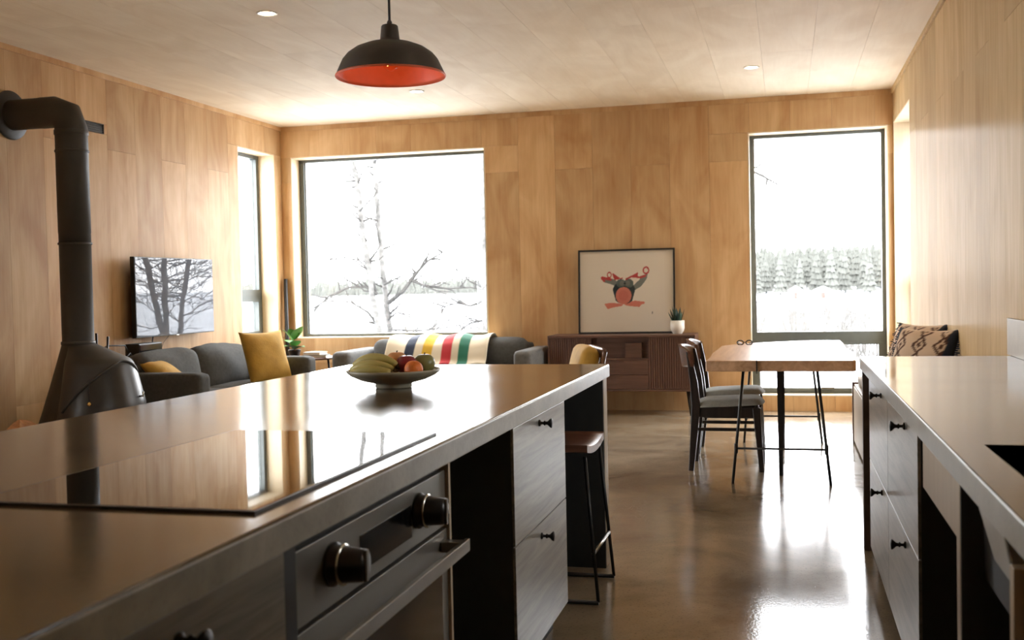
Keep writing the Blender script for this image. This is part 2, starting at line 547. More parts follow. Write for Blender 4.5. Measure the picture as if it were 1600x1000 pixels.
def cut(rect, holes):
    """rectangle minus rectangles"""
    out = [rect]
    for h in holes:
        nx = []
        for a0, b0, a1, b1 in out:
            x0, y0, x1, y1 = max(a0, h[0]), max(b0, h[1]), min(a1, h[2]), min(b1, h[3])
            if x0 >= x1-1e-6 or y0 >= y1-1e-6:
                nx.append((a0, b0, a1, b1)); continue
            if b0 < y0-1e-6: nx.append((a0, b0, a1, y0))
            if y1 < b1-1e-6: nx.append((a0, y1, a1, b1))
            if a0 < x0-1e-6: nx.append((a0, y0, x0, y1))
            if x1 < a1-1e-6: nx.append((x1, y0, a1, y1))
        out = nx
    return out
def smooth01(a, b, x):
    t = max(0, min(1, (x-a)/(b-a)))
    return t*t*(3-2*t)

# ------------------------------------------------------------------ the room shell
floor = struct(box('floor', 'floor_concrete', (XL-WT, YR-WT, -.2, XR+WT, YB+WT, 0)))
def wall(name, axis, c0, c1, rect, holes, m='wall_core'):
    mb = MB()
    for a0, b0, a1, b1 in cut(rect, holes):
        if axis == 0: mb.box(c0, a0, b0, c1, a1, b1)
        else: mb.box(a0, c0, b0, a1, c1, b1)
    return struct(mb.build(name, m))
G = .0008
def clad(parent, axis, face, sign, rect, holes, start, m, pitch=.385, joint=2.44, swap=0):
    """vertical plywood strips, 2.44 m long with staggered joints, each one an object"""
    a = start
    while a > rect[0]: a -= pitch
    k = 0
    while a < rect[2]:
        a0, a1 = max(a, rect[0]), min(a+pitch, rect[2])
        zj = joint if (k+swap) % 2 == 0 else joint-1.95
        if a1-a0 > .01:
            for r in ((a0, rect[1], a1, zj), (a0, zj, a1, rect[3])):
                for q in cut(r, holes):
                    if q[2]-q[0] < .006 or q[3]-q[1] < .006: continue
                    u0, w0, u1, w1 = q[0]+G, q[1]+G, q[2]-G, q[3]-G
                    b = (face, u0, w0, face-sign*CT, u1, w1) if axis == 0 else (u0, face, w0, u1, face-sign*CT, w1)
                    box('plywood_panel', m, b, parent)
        a += pitch; k += 1
w_left = wall('wall_left', 0, XL-WT, XL-CT, (YR-WT, 0, YB+WT, ZC+.2), [OPEN['left'], OPEN['side']])
w_right = wall('wall_right', 0, XR+CT, XR+WT, (YR-WT, 0, YB+WT, ZC+.2), [OPEN['right'], OPEN['sink']])
w_back = wall('wall_back', 1, YB+CT, YB+WT, (XL-CT, 0, XR+CT, ZC+.2), [OPEN['big'], OPEN['tall']])
w_rear = wall('wall_rear', 1, YR-WT, YR-CT, (XL-CT, 0, XR+CT, ZC+.2), [])
clad(w_left, 0, XL, 1, (YR, 0, YB, ZC), [OPEN['left'], OPEN['side'], (7.27, 2.555, 7.525, 2.635)], 7.95, 'ply_wall', swap=1)
clad(w_right, 0, XR, -1, (YR, 0, YB, ZC), [OPEN['right'], OPEN['sink']], 5.79, 'ply_wall_pale')
clad(w_back, 1, YB, -1, (XL, 0, XR, ZC), [OPEN['big'], OPEN['tall']], -2.245, 'ply_wall', swap=0)
clad(w_rear, 1, YR, 1, (XL, 0, XR, ZC), [], -2.245, 'ply_wall')
ceiling = struct(box('ceiling', 'wall_core', (XL-CT, YR-CT, ZC+CT, XR+CT, YB+CT, ZC+.2)))
LIGHTS = [(-3.18, 6.267), (-3.189, 9.147), (-.247, 9.127), (-.247, 6.267), (-3.18, 3.39), (-.247, 3.39)]
x = .228
while x > XL: x -= .385
k = 0
while x < XR:
    x0, x1 = max(x, XL), min(x+.385, XR)
    y = 8.27-2.44*6+(1.22 if k % 2 else 0)+(.32 if k % 3 == 2 else 0)
    while y < YB:
        y0, y1 = max(y, YR), min(y+2.44, YB)
        if y1-y0 > .02 and x1-x0 > .02:
            box('plywood_panel', 'ply_ceiling', (x0+G, y0+G, ZC, x1-G, y1-G, ZC+CT), ceiling)
        y += 2.44
    x += .385; k += 1
# narrow ceiling battens where walls meet the ceiling
struct(box('trim_1', 'ply_wall', (XL, YR, ZC-.042, XL+.018, YB, ZC), bevel=.002))
struct(box('trim_2', 'ply_wall', (XL+.018, YB-.012, ZC-.05, XR-.018, YB, ZC), bevel=.002))
struct(box('trim_3', 'ply_wall_pale', (XR-.018, YR, ZC-.042, XR, YB, ZC), bevel=.002))
# windows: reveal lining, frame members, panes
def window(name, axis, face, sign, rc, fw, transom=None, sash=0, label=None):
    """rc: a0 z0 a1 z1 in the wall plane; sign: +1 when outside lies at larger coordinate"""
    a0, z0, a1, z1 = rc
    root = bpy.data.objects.new(name, None); col.objects.link(root)
    root.location = (face, (a0+a1)/2, z0) if axis == 0 else ((a0+a1)/2, face, z0)
    OFF[root] = Vector(root.location)
    struct(root, label)
    def bx(nm, m, u0, w0, u1, w1, d0, d1, bevel=0):
        p0, p1 = face+sign*d0, face+sign*d1
        b = (p0, u0, w0, p1, u1, w1) if axis == 0 else (u0, p0, w0, u1, p1, w1)
        return box(nm, m, b, root, bevel=bevel)
    T = .012
    bx('reveal_board', 'ply_reveal', a0, z1-T, a1, z1, -.001, .18)
    bx('reveal_board', 'ply_reveal', a0, z0, a1, z0+T, -.001, .18)
    bx('reveal_board', 'ply_reveal', a0, z0+T, a0+T, z1-T, -.001, .18)
    bx('reveal_board', 'ply_reveal', a1-T, z0+T, a1, z1-T, -.001, .18)
    f0, f1 = .18, .255
    fs, ft = fw
    bx('frame_head', 'window_frame', a0, z1-ft-T, a1, z1, f0, f1)
    bx('frame_sill', 'window_frame', a0, z0, a1, z0+ft+T, f0, f1)
    bx('frame_jamb', 'window_frame', a0, z0+ft+T, a0+fs+T, z1-ft-T, f0, f1)
    bx('frame_jamb', 'window_frame', a1-fs-T, z0+ft+T, a1, z1-ft-T, f0, f1)
    u0, u1, lo, hi = a0+fs+T, a1-fs-T, z0+ft+T, z1-ft-T
    if transom:
        bx('transom', 'window_frame', u0, transom[0], u1, transom[1], f0, f1)
        bx('pane', 'window_glass', u0, transom[1], u1, hi, .215, .223)
        if sash:
            l2, h2 = lo, transom[0]
            bx('sash_rail', 'window_frame', u0, h2-sash*.5, u1, h2, f0-.012, f1-.01)
            bx('sash_rail', 'window_frame', u0, l2, u1, l2+sash*.6, f0-.012, f1-.01)
            bx('sash_stile', 'window_frame', u0, l2+sash*.6, u0+sash, h2-sash*.5, f0-.012, f1-.01)
            bx('sash_stile', 'window_frame', u1-sash, l2+sash*.6, u1, h2-sash*.5, f0-.012, f1-.01)
            bx('pane', 'window_glass', u0+sash, l2+sash*.6, u1-sash, h2-sash*.5, .215, .223)
        else:
            bx('pane', 'window_glass', u0, lo, u1, transom[0], .215, .223)
    else:
        bx('pane', 'window_glass', u0, lo, u1, hi, .215, .223)
    # glazing bead, a slim paler strip inside each jamb
    bx('glazing_bead', 'steel_edge', u0, lo, u0+.012, hi, .206, .214)
    return root, bx
win1, bx1 = window('window_1', 0, XL, -1, OPEN['left'], (.055, .04), (1.185, 1.29), .045, 'narrow window in the wall with the television')
bx1('latch', 'chrome', 9.86, .835, 9.98, .85, .155, .18)
win2, bx2 = window('window_2', 1, YB, 1, OPEN['big'], (.055, .03), None, 0, 'large picture window above the blanket sofa')
win3, bx3 = window('window_3', 1, YB, 1, OPEN['tall'], (.035, .03), (.655, .762), .04, 'tall window behind the dining table')
h3 = bx3('handle', 'chrome', .33, .205, .45, .222, .14, .168)
win4, bx4 = window('window_4', 0, XR, 1, OPEN['right'], (.055, .04), (1.185, 1.29), .045, 'side window in the pale wall by the corner')

win6, bx6 = window('fill_window_6', 0, XR, 1, OPEN['sink'], (.05, .05), None, 0, 'unseen window over the sink, added for fill light')
win5, bx5 = window('fill_window_5', 0, XL, -1, OPEN['side'], (.06, .06), None, 0, 'unseen wide window beside the kitchen, added for fill light')

# ------------------------------------------------------------------ outdoors: snow, trees, sheds
def gz(x, y):
    z = -.7-2.3*smooth01(11, 70, y)
    z += 5*smooth01(275, 420, y)*smooth01(-160, -60, x)
    return z
ys = [10.9, 14, 18, 24, 32, 42, 55, 70, 100, 150, 220, 275, 300, 330, 360, 420, 600, 900, 1400, 2600]
xs = [-1500, -900, -600, -420, -300, -220, -160, -130, -100, -60, -30, -10, 0, 20, 60, 140, 300, 700]
mb = MB(); mb.add([(x, y, gz(x, y)) for y in ys for x in xs], [(j*len(xs)+i, j*len(xs)+i+1, (j+1)*len(xs)+i+1, (j+1)*len(xs)+i) for j in range(len(ys)-1) for i in range(len(xs)-1)], True)
gy = [-60, -20, 10.9]
n0 = len(mb.v)
for side in (-1, 1):
    x0, x1 = (-200, XL-WT-.02) if side < 0 else (XR+WT+.02, 200)
    mb.add([(x0, -60, -.7), (x1, -60, -.7), (x1, 10.9, -.7), (x0, 10.9, -.7)], [(0, 1, 2, 3)])
struct(mb.build('ground', 'snow'), 'snow covered ground outside the windows')

def birch(name, label, pts, r0, r1, branches, loc, group='birches outside the picture window', thick=1.7):
    t = thing(name, label, 'tree', loc, group)
    P = [Vector(p) for p in pts]
    mb = MB(); n = len(P)
    # denser, slightly knobbly trunk
    Q = []
    for i in range(n-1):
        for k in range(5): Q.append(P[i].lerp(P[i+1], k/5))
    Q.append(P[-1])
    Q = [q+Vector((random.uniform(-1, 1), random.uniform(-1, 1), 0))*.012 for q in Q]
    mb.tube(Q, [r0+(r1-r0)*i/(len(Q)-1)*1+random.uniform(-.004, .004) for i in range(len(Q))], 10)
    mb.build('trunk', 'birch_bark', t)
    for b in branches:
        B = [Vector(p) for p in b[0]]
        mb = MB(); m = len(B)
        mb.tube(B, [b[1]*thick*(1-.7*i/(m-1)) for i in range(m)], 6)
        # side twigs
        for i in range(1, m):
            for q in range(b[2] if len(b) > 2 else 2):
                f = random.random()
                p = B[i-1].lerp(B[i], f)
                d = (B[i]-B[i-1]).normalized()*random.uniform(.2, .5)+Vector((random.uniform(-.4, .4), random.uniform(-.3, .3), random.uniform(-.25, .45)))
                L = random.uniform(.3, .75)
                p2 = p+d*L*.55; p3 = p+d*L+Vector((0, 0, random.uniform(-.1, .15)))
                mb.tube([p, p2, p3], [b[1]*.55*thick, b[1]*.4*thick, b[1]*.2*thick], 4, False)
        mb.build('branch', 'twig', t)
    return t
def L_(pp, Y):
    return [at(a, b, Y+(c[0] if c else 0)) for a, b, *c in pp]
def down(pts):
    p0, p1 = pts[-2], pts[-1]
    z = gz(p1.x, p1.y)
    d = (p1-p0).normalized()
    return pts+[p1+d*((p1.z-z+.1)/max(.3, -d.z))]
YT = 17.0
def short(n, top):                     # short broken stubs up the trunk
    out = []
    for k in range(n):
        f = random.random()
        p = top[0].lerp(top[-1], f)
        d = Vector((random.choice((-1, 1))*random.uniform(.1, .3), random.uniform(-.2, .2), random.uniform(-.05, .25)))
        out.append(([p, p+d*.6, p+d+Vector((0, 0, .05))], .014, 0))
    return out
tr1 = L_([(540, 60), (548, 180), (553, 255), (560, 300), (568, 370), (577, 430), (588, 490), (600, 545)], YT)
birch('birch_tree', 'slender birch trunk with broken stubs, first one in the picture window', down(tr1), .035, .062,
      [(L_([(590, 460), (572, 448), (545, 449), (515, 462), (482, 492)], YT), .020, 3),
       (L_([(588, 455), (575, 420), (560, 406), (540, 403), (510, 405)], YT), .014, 3),
       (L_([(592, 510), (575, 488), (548, 472), (520, 470)], YT), .016, 3),
       (L_([(600, 520), (570, 525), (545, 540)], YT), .012, 2),
       (L_([(556, 280), (540, 268), (525, 256)], YT), .010, 2),
       (L_([(562, 330), (590, 300), (575, 280), (545, 262)], YT-.2), .010, 1)] + short(14, tr1[2:]), (tr1[-1].x, YT, gz(0, YT)))
tr2 = L_([(575, 60), (581, 180), (584, 255), (590, 320), (595, 385), (600, 440), (606, 490), (611, 545)], YT+.5)
birch('birch_tree', 'second birch trunk leaning beside the first in the picture window', down(tr2), .035, .06,
      [(L_([(606, 474), (630, 455), (652, 425), (668, 408), (692, 394)], YT+.4), .026, 2),
       (L_([(640, 436), (662, 446), (700, 451), (735, 449), (775, 456)], YT+.4), .018, 4),
       (L_([(600, 445), (640, 425), (665, 432)], YT+.4), .012, 4),
       (L_([(606, 500), (620, 488), (640, 492)], YT+.4), .012, 3),
       (L_([(608, 515), (650, 517), (690, 513), (720, 508)], YT+.4), .012, 5),
       (L_([(594, 380), (586, 345), (590, 320)], YT+.4), .010, 1)] + short(12, tr2[2:]), (tr2[-1].x, YT+.5, gz(0, YT)))
tr3 = L_([(752, 100), (755, 250), (757, 360), (758, 420), (759, 480), (760, 545)], YT+1.2)
birch('birch_tree', 'birch trunk half hidden by the edge of the picture window', down(tr3), .04, .085,
      [(L_([(757, 470), (735, 478), (715, 474), (690, 480)], YT+1.2), .016, 5),
       (L_([(757, 450), (735, 440), (712, 420)], YT+1.2), .014, 4),
       (L_([(757, 500), (735, 505), (712, 520)], YT+1.2), .014, 6)], (tr3[-1].x, YT+1.2, gz(0, YT)))
# a bare limb reaching into the top of the tall window
lp = L_([(1120, 235), (1150, 252), (1175, 267), (1195, 277), (1222, 292)], 18)
lt = L_([(1090, 60), (1100, 200), (1112, 330), (1120, 560)], 18)
birch('birch_tree', 'bare tree beside the tall window with one limb reaching across the pane', down(lt), .05, .09,
      [(lp, .024, 1), (L_([(1118, 480), (1160, 475), (1210, 470)], 18), .012, 1)], (lt[-1].x, 18, gz(0, 18)), None)
# clump of birches close to the house between the two windows (the television mirrors it)
def clump(xa, xb, y0, lab, r, seed):
    """trunk through x = xa at 0.74 m and xb at 1.73 m"""
    rnd = random.Random(seed)
    z = gz(xa, y0)
    P = [Vector((xa+(xb-xa)*(h-.74)/.99*(1 if h < 2.4 else .6)+rnd.uniform(-.02, .02), y0+rnd.uniform(-.03, .03), h)) for h in (z-.1, -.1, .74, 1.2, 1.73, 2.3, 3.2, 4.2, 5.2)]
    br = []
    for k in range(18):
        p = P[2].lerp(P[5], rnd.random())
        a = rnd.uniform(-.5, .5)+(PI if rnd.random() < .75 else 0)
        pts = [p]
        for q in range(4):
            a += rnd.uniform(-.4, .4)
            pts.append(pts[-1]+Vector((math.cos(a)*.20, rnd.uniform(-.08, .08), rnd.uniform(-.05, .17))))
        br.append((pts, rnd.uniform(.004, .010), 3))
    birch('birch_tree', lab, P, r, r*.6, br, (P[0].x, y0, z), 'birches close to the wall', 1.0)
clump(-2.34, -2.14, 12.5, 'birch close outside the wall, leaning towards the tall window', .050, 21)
clump(-2.31, -2.33, 12.65, 'upright birch close outside the wall, middle of its clump', .046, 22)
clump(-2.42, -2.58, 12.8, 'slim birch close outside the wall, leaning towards the picture window', .036, 23)
def shrub_mesh(seed, h, n):
    rnd = random.Random(seed)
    mb = MB()
    for k in range(n):
        a = rnd.uniform(0, 2*PI); l = rnd.uniform(.5, 1)*h; s = rnd.uniform(.1, .45)
        p0 = Vector((rnd.uniform(-.15, .15), rnd.uniform(-.15, .15), -.3))
        p1 = Vector((math.cos(a)*s*l*.5, math.sin(a)*s*l*.5, l*.55))
        p2 = Vector((math.cos(a)*s*l*1.1, math.sin(a)*s*l*1.1, l))
        mb.tube([p0, p1, p2], [.016, .011, .004], 4, False)
        for q in range(3):
            f = rnd.uniform(.2, .95); b = p1.lerp(p2, f)
            e = b+Vector((rnd.uniform(-.3, .3), rnd.uniform(-.3, .3), rnd.uniform(.1, .4)))
            mb.tube([b, e], [.008, .003], 3, False)
    return mb
shrubs = [shrub_mesh(s, h, n) for s, h, n in ((1, 2.2, 24), (2, 1.7, 20), (3, 2.8, 26))]
sm = None
sproto = [m.build('leafless_shrub', 'willow') for m in shrubs]
shrub_spots = []
def scatter_shrubs(n, y0, y1, s0, s1, lab, grp, big=1.0):
    for k in range(n):
        for q in range(60):
            y = y0+(y1-y0)*((k+random.random())/n)
            x = y*random.uniform(s0, s1)
            if all((x-a)**2+(y-b)**2 > 5.3*big for a, b in shrub_spots): break
        shrub_spots.append((x, y))
        o = bpy.data.objects.new('leafless_shrub', sproto[k % 3].data); col.objects.link(o)
        o.location = (x, y, gz(x, y)); sc = random.uniform(.7, 1.15)*big
        o.scale = (sc*1.2, sc*1.2, sc); o.rotation_euler = (0, 0, random.uniform(0, 6))
        tag(o, lab, 'shrub', grp)
scatter_shrubs(95, 36, 150, -.04, .10, 'leafless brown shrub in the snow seen through the tall window', 'shrubs beyond the tall window')
scatter_shrubs(8, 19.5, 34, -.36, -.27, 'leafless brown shrub at the foot of the birches', 'shrubs under the birches', .9)
for o in sproto: bpy.data.objects.remove(o)
def spruce_mesh(seed):
    rnd = random.Random(seed)
    mb = MB(); n = 7; rows = 7
    for j in range(rows):
        z0 = .08+.9*j/rows; z1 = min(1.0, z0+.24)
        r = .17*(1-j/rows)**.85+.012
        vs = [(0, 0, z1)]
        for k in range(n*2):
            a = PI*k/n+j*.5; q = r*(1 if k % 2 else .62)*rnd.uniform(.8, 1.15)
            vs.append((math.cos(a)*q, math.sin(a)*q, z0+rnd.uniform(-.02, .02)))
        mb.add(vs, [(0, 1+k, 1+(k+1) % (n*2)) for k in range(n*2)])
    mb.tube([(0, 0, -.05), (0, 0, .3)], .018, 5)
    return mb
sp = [spruce_mesh(s).build('spruce_tree', 'spruce') for s in (11, 12, 13)]
def scatter_spruce(n, y0, y1, s0, s1, h0, h1, lab, grp):
    spots = []; tries = 0
    while len(spots) < n and tries < 40000:
        tries += 1
        y = random.uniform(y0, y1); x = y*random.uniform(s0, s1); h = random.uniform(h0, h1)
        if all((x-a)**2+(y-b)**2 > (.40*max(h, g))**2 for a, b, g in spots): spots.append((x, y, h))
    for k, (x, y, h) in enumerate(spots):
        o = bpy.data.objects.new('spruce_tree', sp[k % 3].data); col.objects.link(o)
        o.location = (x, y, gz(x, y)-.2); o.scale = (h*1.05, h*1.05, h); o.rotation_euler = (0, 0, random.uniform(0, 6))
        tag(o, lab, 'tree', grp)
scatter_spruce(150, 300, 400, -.055, .115, 9.5, 13.5, 'dark spruce in the far forest beyond the tall window', 'spruces beyond the tall window')
scatter_spruce(150, 700, 800, -.56, -.26, 9, 14, 'distant spruce on the far shore beyond the picture window', 'spruces on the far shore')
sp_data = sp[0].data
for o in sp: bpy.data.objects.remove(o)
def forest(spec, name, label):
    mb = MB(); rnd = random.Random(3)
    for n, y0, y1, s0, s1, h0, h1 in spec:
        for k in range(n):
            y = rnd.uniform(y0, y1); x = y*rnd.uniform(s0, s1); h = rnd.uniform(h0, h1); z = gz(x, y)-.3; r = h*.17
            vs = [(x, y, z+h)]
            for lev, q in ((.55, .55), (.05, 1)):
                for c_ in range(6):
                    a = PI*c_/3+k; vs.append((x+math.cos(a)*r*q, y+math.sin(a)*r*q, z+h*lev+rnd.uniform(-.3, .3)))
            mb.add(vs, [(0, 1+c_, 1+(c_+1) % 6) for c_ in range(6)]+[(1+c_, 7+c_, 7+(c_+1) % 6, 1+(c_+1) % 6) for c_ in range(6)])
    o = tag(mb.build(name, 'spruce'), label, 'forest'); o['kind'] = 'stuff'
forest([(420, 405, 470, -.07, .13, 10, 13.5)], 'distant_treeline', 'dense spruce forest closing the view beyond the tall window')
forest([(700, 805, 880, -.62, -.22, 10, 15)], 'distant_treeline', 'hazy forest band along the far shore beyond the picture window')
def shed(name, label, x, y, w, d, h):
    z = gz(x, y)
    t = thing(name, label, 'shed', (x, y, z), 'snow-roofed sheds across the field')
    MB().prism([(x-w/2, z), (x+w/2, z), (x+w/2, z+h*.68), (x, z+h*.95), (x-w/2, z+h*.68)], 1, y-d/2, y+d/2).build('body', 'shed_wall', t)
    mb = MB()
    for s in (-1, 1):
        mb.prism([(x, z+h), (x, z+h*.94), (x+s*w*.62, z+h*.60), (x+s*w*.62, z+h*.66)][::s], 1, y-d*.6, y+d*.6)
    mb.build('roof', 'snow', t)
    box('door', 'shed_red', (x-w*.12, y-d/2-.05, z+.1, x+w*.12, y-d/2, z+h*.5), t)
shed('shed', 'small shed with snowy roof standing before the forest, narrower one', 2.4, 262, 2.9, 3, 3.2)
for x_, y_, h_, lab_ in ((4.4, 8.0, 9, 'unseen tall spruce added to shade the pale wall window, the one closest to the kitchen'), (5.0, 11.0, 10, 'unseen tall spruce added to shade the pale wall window, the middle one'), (4.8, 14.2, 9.5, 'unseen tall spruce added to shade the pale wall window, the one past the corner')):  # out-of-view spruces, added to cut the daylight entering the pale wall window
    o = bpy.data.objects.new('spruce_tree', sp_data); col.objects.link(o)
    o.location = (x_, y_, -.75); o.scale = (h_*.95, h_*.95, h_); tag(o, lab_, 'tree')
shed('shed', 'wider low shed with snowy roof before the forest', 8.6, 262, 3.7, 3.4, 3.0)

# ------------------------------------------------------------------ kitchen island
XF = -.786                            # aisle face of the island
isl = thing('island_worktop', 'long brown concrete worktop on the kitchen island', 'worktop', (-1.42, 2.1, .842))
top = box('slab', 'worktop_concrete', (-2.055, -.9, .8421, XF+.004, 4.80, .90), isl, bevel=.004)
box('worktop_edge_strip', 'worktop_edge', (XF-.006, -.9, .8425, XF+.0065, 4.802, .8955), isl, bevel=.003)
box('worktop_edge_strip', 'worktop_edge', (-2.055, 4.795, .8425, XF-.006, 4.8045, .8955), isl, bevel=.003)
# cooktop
ck = thing('induction_cooktop', 'black glass cooktop set flat on the island worktop', 'cooktop', (-1.11, 2.02, .9))
box('glass_plate', 'black_glass', (-1.38, 1.557, .9003, -.838, 2.475, .906), ck, bevel=.0015)
mb = MB()
mb.box(-1.384, 1.552, .9002, -.834, 1.557, .9052).box(-1.384, 2.475, .9002, -.834, 2.48, .9052)
mb.box(-1.384, 1.557, .9002, -1.38, 2.475, .9052).box(-.838, 1.557, .9002, -.834, 2.475, .9052)
mb.build('rim', 'metal_black', ck)
def knob(parent, x, y, z, sgn, m='knob_dark', name='knob'):
    """little turned knob sticking out along x"""
    prof = [(.0, 0), (.011, 0), (.011, .004), (.005, .007), (.0045, .014), (.008, .017), (.0085, .019), (.0055, .022), (.006, .028), (.014, .036), (.0165, .041), (.014, .0435), (.0, .0445)]
    return MB().lathe(prof, (x, y, z), 18, (sgn, 0, 0)).build(name, m, parent)
def drawer_unit(name, label, x_face, sgn, y0, y1, xb, splits, z0=.1, z1=.842, knob_y=None, knob_z=None):
    """cabinet with drawers facing sgn along x"""
    t = thing(name, label, 'cabinet', ((x_face+xb)/2, (y0+y1)/2, 0))
    w = .018
    xi = x_face-sgn*.009
    mb = MB()
    mb.box(xi, y0, z0, xb, y0+w, z1).box(xi, y1-w, z0, xb, y1, z1)
    mb.box(xi, y0+w, z0, xb, y1-w, z0+w).box(xb, y0+w, z0+w, xb+sgn*w, y1-w, z1)
    mb.build('carcass', 'carcass_black', t)
    box('plinth', 'carcass_black', (xi-sgn*.05, y0, 0, xb, y1, z0), t)
    zs = [z0]+splits+[z1]
    for a, b in zip(zs[:-1], zs[1:]):
        d = box('drawer', 'laminate_grey', (x_face, y0+.0005, a+.002, x_face-sgn*.0088, y1-.0005, b-.002), t, bevel=.0012)
        kz = knob_z[zs.index(a)] if knob_z else (a+b)/2
        knob(d, x_face, knob_y if knob_y else (y0+y1)/2, kz, sgn)
    return t
XB = -1.40
drawer_unit('drawer_cabinet', 'island drawer cabinet with two grey wood-grain drawers beside the stool bay', XF, 1, 3.045, 3.80, XB, [.485], knob_y=3.39, knob_z=[.44, .812])
drawer_unit('drawer_cabinet', 'island drawer cabinet next to the oven at the camera end', XF, 1, .62, 1.555, XB, [.60, .845-.16], z1=.842, knob_y=1.245, knob_z=[.35, .645, .80])
# open bay between oven and drawers, stool bay, back panel, end panel
box_t = thing('island_cladding', 'dark panel closing the back of the island bays', 'panel', (-1.43, 3.6, 0))
box('board', 'carcass_black', (-1.45, 2.44, 0, -1.42, 4.655, .842), box_t)
o = thing('bay_shelf', 'dark floor board in the open bay beside the oven', 'shelf', (-1.1, 2.74, 0))
box('board', 'carcass_black', (-1.40, 2.452, 0, XF-.04, 3.043, .1), o)
e = thing('island_gable', 'plywood end panel holding up the far end of the island', 'panel', (-1.42, 4.72, 0))
box('laminate_face', 'carcass_black', (-2.03, 4.655, 0, XF-.002, 4.67, .842), e)
box('plywood_core', 'ply_pale_edge', (-2.03, 4.67, 0, XF, 4.755, .842), e, bevel=.002)
box('laminate_face', 'carcass_black', (-2.03, 4.755, 0, XF-.004, 4.765, .842), e)
e2 = thing('island_panelling', 'dark panelled side of the island facing the sofas', 'panel', (-2.0, 2.1, 0))
box('board', 'carcass_black', (-2.02, -.9, 0, -1.46, 4.653, .842), e2)
# oven
ov = thing('built_in_oven', 'built-in steel oven with two dark knobs under the cooktop', 'oven', (-1.1, 2.03, 0))
mb = MB(); mb.box(-1.39, 1.60, .1, XF-.03, 2.435, .835)
mb.build('body', 'carcass_black', ov)
box('filler', 'carcass_black', (-1.39, 1.557, 0, XF-.002, 1.60, .842), ov)
box('plinth', 'carcass_black', (-1.39, 1.602, 0, XF-.06, 2.432, .1), ov)
box('gable', 'ply_pale_edge', (-1.39, 2.436, .001, XF-.006, 2.45, .842), ov)
box('control_panel', 'steel_dark', (XF-.03, 1.612, .69, XF-.014, 2.432, .822), ov, bevel=.002)
box('display', 'display_glass', (XF-.0145, 1.90, .716, XF-.0125, 2.19, .786), ov)
for y in (1.77, 2.235):
    k_ = MB().lathe([(.0, 0), (.040, 0), (.040, .007), (.035, .009), (.035, .022), (.033, .024), (.029, .064), (.0, .065)], (XF-.014, y, .765), 28, (1, 0, 0)).build('dial', 'knob_dark', ov)
    MB().lathe([(.0355, .021), (.038, .0215), (.038, .0245), (.0335, .025)], (XF-.014, y, .765), 28, (1, 0, 0)).build('ring', 'chrome', k_)
    box('grip', 'steel_dark', (XF+.050, y-.006, .765-.028, XF+.0555, y+.006, .765+.028), k_, bevel=.001)
dr = box('door', 'steel_dark', (XF-.03, 1.612, .14, XF-.012, 2.432, .682), ov, bevel=.002)
box('door_window', 'oven_glass', (XF-.013, 1.66, .19, XF-.0105, 2.385, .60), dr)
hd = MB(); hd.box(XF+.038, 1.625, .632, XF+.05, 2.42, .662)
hd.box(XF-.012, 1.635, .634, XF+.038, 1.665, .660).box(XF-.012, 2.38, .634, XF+.038, 2.41, .660)
hd.build('door_handle', 'steel_edge', dr, bevel=.002)
# bar stool in the bay
st = thing('bar_stool', 'low bar stool with saddle wooden seat and thin black legs under the island', 'stool', (-.95, 4.31, 0))
mb = MB()
def seat_fn(top):
    def fn(u, v):
        y = 4.13+.40*u; x = -1.10+.335*v
        return (x, y, (.606 if top else .577)+.022*(2*u-1)**2)
    return fn
mb.grid(14, 6, seat_fn(True)); mb.grid(14, 6, seat_fn(False))
n_ = 15*7
for i in range(14):
    for row in (0, 6):
        a = row*15+i
        mb.f.append([a, a+1, a+1+n_, a+n_]); mb.sm.append(False)
for j in range(6):
    for c_ in (0, 14):
        a = j*15+c_
        mb.f.append([a, a+15, a+15+n_, a+n_]); mb.sm.append(False)
mb.build('seat', 'stool_wood', st)
for y, yb in ((4.16, 4.105), (4.50, 4.50)):
    MB().tube([(XF+.005, y, .578), (-.728, yb, .012)], .007, 8).build('leg', 'metal_black', st)
    MB().tube([(-1.06, y, .578), (-1.17, yb, .012)], .007, 8).build('leg', 'metal_black', st)
    MB().tube([(-.726, yb, .010), (-1.172, yb, .010)], .009, 8).build('floor_runner', 'metal_black', st)
MB().tube([(-.746, 4.12, .20), (-.746, 4.50, .20)], .008, 8).build('footrest', 'steel_edge', st)

# ------------------------------------------------------------------ wall-side counter
XC = .345
wt = thing('sink_worktop', 'concrete worktop with a sunken basin along the pale plywood wall', 'worktop', (.67, 2, .842))
mb = MB()
for a0, b0, a1, b1 in cut((.335, -.9, .9985, 5.22), [(.408, 1.62, .86, 2.45)]):
    mb.box(a0, b0, .842, a1, b1, .90)
mb.build('slab', 'worktop_concrete', wt)
box('worktop_edge_strip', 'worktop_edge', (.3325, -.9, .8425, .345, 5.2215, .8965), wt, bevel=.003)
mb = MB()
mb.box(.39, 1.60, .66, .408, 2.47, .8995).box(.86, 1.60, .66, .88, 2.47, .8995).box(.408, 1.60, .66, .86, 1.62, .8995).box(.408, 2.45, .66, .86, 2.47, .8995).box(.39, 1.60, .64, .88, 2.47, .66)
mb.build('basin', 'carcass_black', wt)
MB().hexa([(.352, 1.845, .755), (.40, 1.845, .735), (.40, 2.02, .735), (.352, 2.02, .757)], [(.3355, 1.845, .842), (.40, 1.845, .842), (.40, 2.085, .842), (.3355, 2.085, .842)]).build('apron', 'worktop_edge', wt, bevel=.004)
box('upstand', 'upstand_steel', (.984, -.9, .9005, .9985, 5.30, 1.068), wt, bevel=.001)
drawer_unit('drawer_cabinet', 'two-drawer grey cabinet at the far end of the sink worktop', XC, -1, 3.985, 4.83, .975, [.485], knob_y=4.21, knob_z=[.455, .822])
